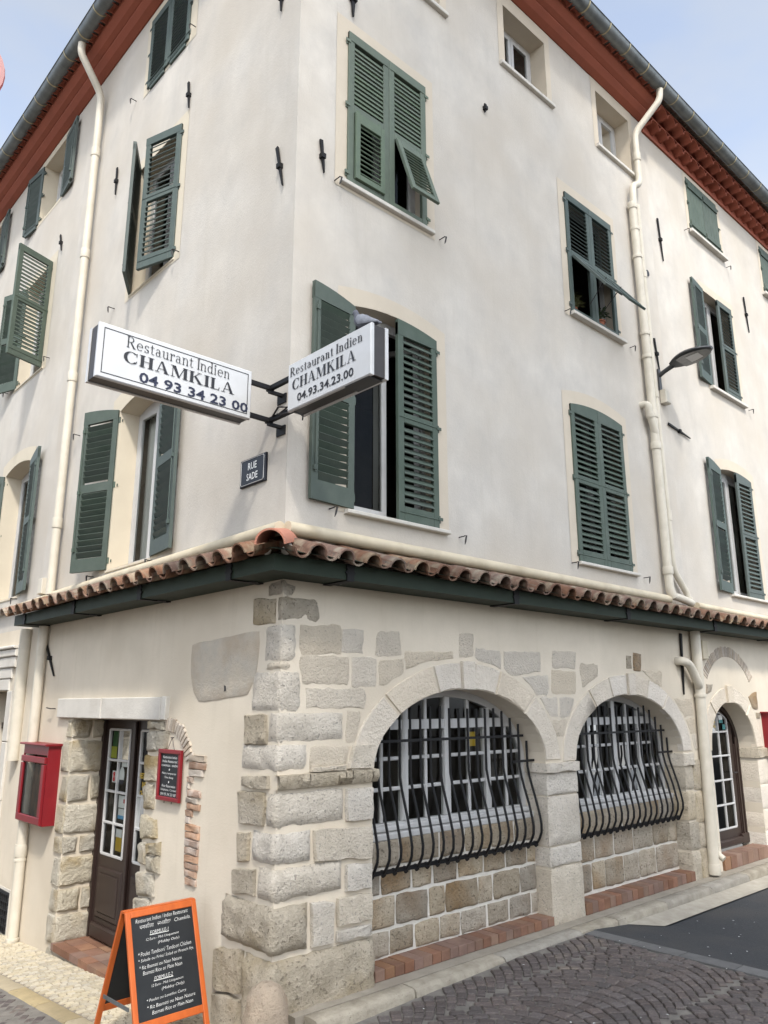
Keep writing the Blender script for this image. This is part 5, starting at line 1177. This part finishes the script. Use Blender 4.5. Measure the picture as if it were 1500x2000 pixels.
# ------------------------------------------------------------------ menu boxes, chalkboards
def menu_box(label, frame, x0, x1, z0, z1, d):
    t = thing('menu_box', label, 'menu box', frame, ((x0+x1)/2, 0, z0)); w = (x1-x0)/2; h = z1-z0
    MB().box(-w,w,-.012,0,0,h).box(-w,-w+.025,-d,-.012,0,h).box(w-.025,w,-d,-.012,0,h).box(-w+.025,w-.025,-d,-.012,0,.025).box(-w+.025,w-.025,-d,-.012,h-.10,h).build('case', 'menu_red', t)
    MB().bevbox(-w-.03,w+.03,-d-.05,.0,h,h+.022,.008).build('top', 'menu_red', t)
    fr_ = MB(); fw = .085
    for a in ((-w+.01,w-.01,0,fw),(-w+.01,w-.01,h-.12-fw*.9,h-.12),): fr_.bevbox(a[0],a[1],-d-.028,-d-.002,a[2]+.01,a[3],.006)
    fr_.bevbox(-w+.01,-w+.01+fw,-d-.028,-d-.002,fw,h-.12-fw*.9,.006).bevbox(w-.01-fw,w-.01,-d-.028,-d-.002,fw,h-.12-fw*.9,.006)
    dr = fr_.build('door', 'menu_red', t)
    MB().add([(-w+fw,-d-.012,fw),(w-fw,-d-.012,fw),(w-fw,-d-.012,h-.2),(-w+fw,-d-.012,h-.2)], [(0,1,2,3)]).build('pane', 'glass', dr)
    MB().box(-w+.03,w-.03,-.03,-.014,.03,h-.11).build('menu_sheet', 'menu_inside', t)
    return t
menu_box('red wooden menu box with glass door on the wall left of the doorway', 'L', -4.89, -4.13, .79, 1.62, .14)
menu_box('red menu box on the wall right of the arched door', 'R', 8.62, 9.25, 1.33, 1.93, .14)
cb = thing('hanging_chalkboard', 'narrow red framed chalkboard hung on a cord under the brick arch', 'chalkboard', 'L', (-1.565,-.02,1.255))
w, h = .20, .425
MB().bevbox(-w,w,-.03,0,0,.035,.006).bevbox(-w,w,-.03,0,h-.035,h,.006).bevbox(-w,-w+.035,-.03,0,.035,h-.035,.006).bevbox(w-.035,w,-.03,0,.035,h-.035,.006).build('frame', 'menu_red', cb)
MB().box(-w+.03,w-.03,-.014,-.002,.03,h-.03).build('slate', 'slate_black', cb)
MB().tube([(-.06,-.012,h),(0,-.006,h+.10),(.06,-.012,h)], .003, 4).build('cord', 'iron_old', cb)
MB().tube([(0,.01,h+.10),(0,-.02,h+.10)], .005, 5).build('nail', 'iron_old', cb)
MB().tube([(-.07,-.01,0),(-.07,-.01,-.02)], .004, 4).tube([(.06,-.01,0),(.06,-.01,-.02)], .004, 4).build('hook', 'iron_old', cb)
for i, (tx, wd_) in enumerate((('Restaurant Indien',.25),('Indian Restaurant',.27),('CHAMKILA - चमकीला',.29),('♦',.02),('Plats à emporter',.26),('Take Away',.16),('♦',.02),('Pour Réservation',.24),('Téléphone / Contact',.28),('04 93 34 23 00',.27))):
    put('lettering', fit_text(tx, wd_, .022 if len(tx) > 1 else .02, 'chalk', shear=.25), cb, 'R', (0,-.0155,h-.075-i*.034))
ab = thing('pavement_chalkboard', 'orange framed folding chalkboard listing two lunch formulas on the pavement', 'chalkboard', 'R', (-.461,.788,-.22), R(2))
AW, AH, AS = .283, .85, .30; tl = math.atan(AS/AH); LN = math.hypot(AS, AH)
def board(s):
    """one half, built upright then tilted; s=-1 front"""
    e = put('panel_frame', None, ab, 'R', (0, s*.012, AH), 0 if s < 0 else math.pi); return e
for s in (-1, 1):
    rot = 0 if s < 0 else math.pi
    def B_(mb, nm, mt, sm=None):
        o = mb.build(nm, mt, ab, 'R', (0, s*.016, AH), rot, sm); o.rotation_mode = 'XYZ'; o.rotation_euler = (-tl, 0, rot); return o
    f = MB(); q = .038
    f.bevbox(-AW,-AW+q,-.022,0,-LN,0,.004).bevbox(AW-q,AW,-.022,0,-LN,0,.004).bevbox(-AW+q,AW-q,-.022,0,-.045,0,.004).bevbox(-AW+q,AW-q,-.022,0,-.735,-.685,.004)
    B_(f, 'frame', 'orange_wood'); B_(MB().box(-AW+q-.004,AW-q+.004,-.012,-.004,-.69,-.04), 'slate', 'slate_black')
    if s < 0:
        lines = [('Restaurant Indien / Indian Restaurant',.37,.030,0,.085),('चमकीला   ਚਮਕੀਲਾ   Chamkila.',.36,.036,.02,.135),('FORMULE-1',.13,.026,-.03,.195),('12 Euro - Midi Uniquement',.23,.025,-.01,.245),('(Midday Only)',.15,.026,.03,.285),
          ('* Poulet Tandoori/ Tandoori Chicken',.37,.031,.0,.345),('* Salade ou Frite/ Salad or French fry.',.385,.029,.005,.395),('* Riz Basmati ou Naan Nature',.29,.027,-.04,.445),('Basmati Rice or Plain Naan',.27,.027,-.03,.49),
          ('FORMULE-2',.125,.027,-.03,.55),('12 Euro - Midi Uniquement',.22,.025,-.005,.60),('(Midday Only)',.155,.027,.03,.64),('* Poulet ou Lentilles Curry',.27,.027,-.02,.70),('* Riz Basmati ou Naan Nature',.33,.026,.01,.745),('Basmati Rice or Plain Naan',.28,.025,.015,.79)]
        g = []
        for i, (tx, wd_, ht, cx, dz) in enumerate(lines):
            ht *= .86; dz = .075+(dz-.085)*.815; cx *= 1.1
            me = fit_text(tx, wd_*1.13, ht, 'chalk', shear=.22, bold=-.012)
            o = put('lettering', me, ab, 'R', (0, s*.016, AH), 0); o.rotation_euler = (-tl, 0, 0)
            k = (AS/LN); zz = -dz-ht*.2; M4 = Matrix.Translation((0,0,0))
            for v in me.vertices: v.co = (v.co.x+cx, v.co.y-.0135, v.co.z*1.0+zz+(v.co.x)*.02)
        ul = MB().box(-.11,.04,-.0140,-.0135,-.175,-.171).box(-.11,.04,-.0140,-.0135,-.464,-.460); o = ul.build('underline', 'chalk', ab, 'R', (0, s*.016, AH)); o.rotation_euler = (-tl, 0, 0)
MB().box(-AW-.002,AW+.002,-.02,.02,-.006,.008).build('ridge', 'orange_wood', ab, 'R', (0,0,AH))
for s in (-1, 1): MB().box(s*AW-.004+s*.004,s*AW+.004+s*.004,-AS*.62,AS*.62,-.012,.012).build('stay', 'zinc', ab, 'R', (0,0,AH*.33))

# ------------------------------------------------------------------ corner guard stone
bo = MB(); prof_ = [(.165,-.25),(.16,-.05),(.152,.10),(.142,.22),(.125,.30),(.095,.355),(.05,.385),(.012,.392)]
prof_ = [(r_, z_) for k in range(len(prof_)-1) for r_, z_ in [tuple(prof_[k][q]+(prof_[k+1][q]-prof_[k][q])*t for q in (0,1)) for t in (0,.33,.66)]]+[prof_[-1]]
bo.lathe(prof_, 30); bo.v = [(x*(1+.05*noise.noise(Vector((x*6,y*6,z*6))))+.020*noise.noise(Vector((x*9,y*9,z*9+5)))+.007*noise.noise(Vector((x*30,y*30,z*30))), y*(1+.05*noise.noise(Vector((x*6+9,y*6,z*6)))), z) for x, y, z in bo.v]
tag(bo.build('guard_stone', 'guard', None, 'R', (-.17,-.19,-.10), 0, 70), 'worn rounded stone bollard guarding the foot of the corner quoins', 'bollard')

# ------------------------------------------------------------------ potted plants behind the raised flaps
def potted(label, x, y, z, r_, n, hgt, mat, wd_):
    t = thing('potted_plant', label, 'plant', 'R', (x, y, z))
    MB().lathe([(r_*.7,0),(r_*.9,r_*1.1),(r_*1.06,r_*1.12),(r_*1.06,r_*1.35),(r_*.9,r_*1.35),(r_*.85,r_*1.2)], 14).build('pot', 'pot', t, smooth=40)
    lf = MB()
    for i in range(n):
        a = random.uniform(0, 6.28); d = random.uniform(.2, 1)*wd_; hz = r_*1.2+random.uniform(.15, 1)*hgt; L_ = random.uniform(.05, .10)
        p = Vector((d*math.cos(a), d*math.sin(a), hz)); q = Vector((math.cos(a), math.sin(a), random.uniform(-.6,.5))).normalized(); s = q.cross(Vector((0,0,1))).normalized()*L_*.28
        lf.add([p, p+q*L_*.5+s, p+q*L_, p+q*L_*.5-s], [(0,1,2,3)])
        lf.tube([(0,0,r_), p*.5+Vector((0,0,hz*.2)), p], .002, 3, cap=False)
    lf.build('foliage', mat, t); return t
potted('small terracotta pot of pale twiggy plant behind the left raised flap', 4.44, .08, 6.905, .06, 60, .22, 'leaf_dry', .09)
potted('wide terracotta pot of broad green leaves behind the right raised flap', 5.05, .08, 6.905, .085, 60, .18, 'leaf', .11)

# ------------------------------------------------------------------ road sign whose rim reaches into the left edge of the view
rs = thing('road_sign', 'round red road sign on a tall post in the side street', 'road sign', 'R', (-2.983, -1.807, -.25), R(-24))
MB().tube([(0,.05,-.3),(0,.05,5.15)], .03, 8).build('post', 'zinc', rs)
MB().tube([(0,0,4.82),(0,.012,4.82)], .195, 32).build('plate', 'road_sign_red', rs)
b = MB(); n = 32
b.strip([(.195*math.cos(2*math.pi*k/n),-.003,4.82+.195*math.sin(2*math.pi*k/n)) for k in range(n+1)], [(.178*math.cos(2*math.pi*k/n),-.003,4.82+.178*math.sin(2*math.pi*k/n)) for k in range(n+1)]); b.build('rim', 'menu_red', rs)
# ------------------------------------------------------------------ fallen petals and chips on the setts
lt = MB()
for k in range(46):
    x, y = random.uniform(.3, 5.5), random.uniform(-2.3, -.45); z = (hroad(x, y) if x < 3.46 else hasp(x, y))+.007; s_ = random.uniform(.006, .014); a = random.uniform(0, 3)
    c, s2 = math.cos(a)*s_, math.sin(a)*s_; lt.add([(x-c,y-s2,z),(x+s2*.5,y-c*.5,z+.002),(x+c,y+s2,z),(x-s2*.5,y+c*.5,z+.003)], [(0,1,2,3)])
tag(lt.build('petals', 'enamel_white'), 'scattered white petals on the cobbles and asphalt', 'petals', kind='stuff')
# ------------------------------------------------------------------ houses across the streets (behind the viewer)
def opposite(label, x0, x1, y0, y1, zt, mat, face):
    t = thing('opposite_house', label, 'house', 'R', ((x0+x1)/2, (y0+y1)/2, -.3)); cx, cy = (x0+x1)/2, (y0+y1)/2
    MB().box(x0-cx,x1-cx,y0-cy,y1-cy,-.4,zt+.3).build('wall', mat, t)
    MB().box(x0-cx-.3,x1-cx+.3,y0-cy-.3,y1-cy+.3,zt+.3,zt+.5).build('roof', 'tile', t)
    n = max(1, int(((x1-x0) if face == 'y' else (y1-y0))/2.6))
    for fl_ in range(int(zt/3.1)):
        for i in range(n):
            z = 1.0+fl_*3.1
            if face == 'y':
                x = x0+(i+.5)*(x1-x0)/n; a = (x-cx-.5, x-cx+.5, y1-cy, y1-cy+.03)
                MB().box(a[0],a[1],a[2],a[3],z,z+1.7).build('window', 'door_brown', t)
                for s in (-1, 1): MB().box(x-cx+s*.75-.24,x-cx+s*.75+.24,y1-cy+.0,y1-cy+.05,z,z+1.7).build('shutter', 'shutter_green', t)
            else:
                y = y0+(i+.5)*(y1-y0)/n; xe = x1-cx
                MB().box(xe,xe+.03,y-cy-.5,y-cy+.5,z,z+1.7).build('window', 'door_brown', t)
                for s in (-1, 1): MB().box(xe,xe+.05,y-cy+s*.75-.24,y-cy+s*.75+.24,z,z+1.7).build('shutter', 'shutter_green', t)
    return t
opposite('low ochre house across the square facing the arched windows', 1, 14, -18, -12.5, 4.6, 'opposite', 'y')
opposite('low rose house across the side street facing the left doorway', -19, -9.5, 0, 14, 6.5, 'opposite_b', 'x')
tw = thing('sun_blocker', 'tall square stone block added out of view to shade the right facade', 'sun_blocker', 'R', (-7.4, -17.4, -.3))  # invented building, unseen, added to keep the sun off the right facade
b_ = MB().box(-2.1,2.1,-2.1,2.1,-.5,33.2).build('blocker_shaft', 'opposite', tw); MB().box(-2.3,2.3,-2.3,2.3,33.2,33.6).build('blocker_cap', 'lintel', b_)
for z in (8, 16, 24):
    MB().box(-.4,.4,2.1,2.15,z,z+1.8).build('window', 'door_brown', b_); MB().box(2.1,2.15,-.4,.4,z,z+1.8).build('window', 'door_brown', b_)
MB().box(-9,-2.31,-9,1.2,-.5,8).build('blocker_side_block', 'opposite', tw)  # low unseen block, added beside the tall sun-blocking one
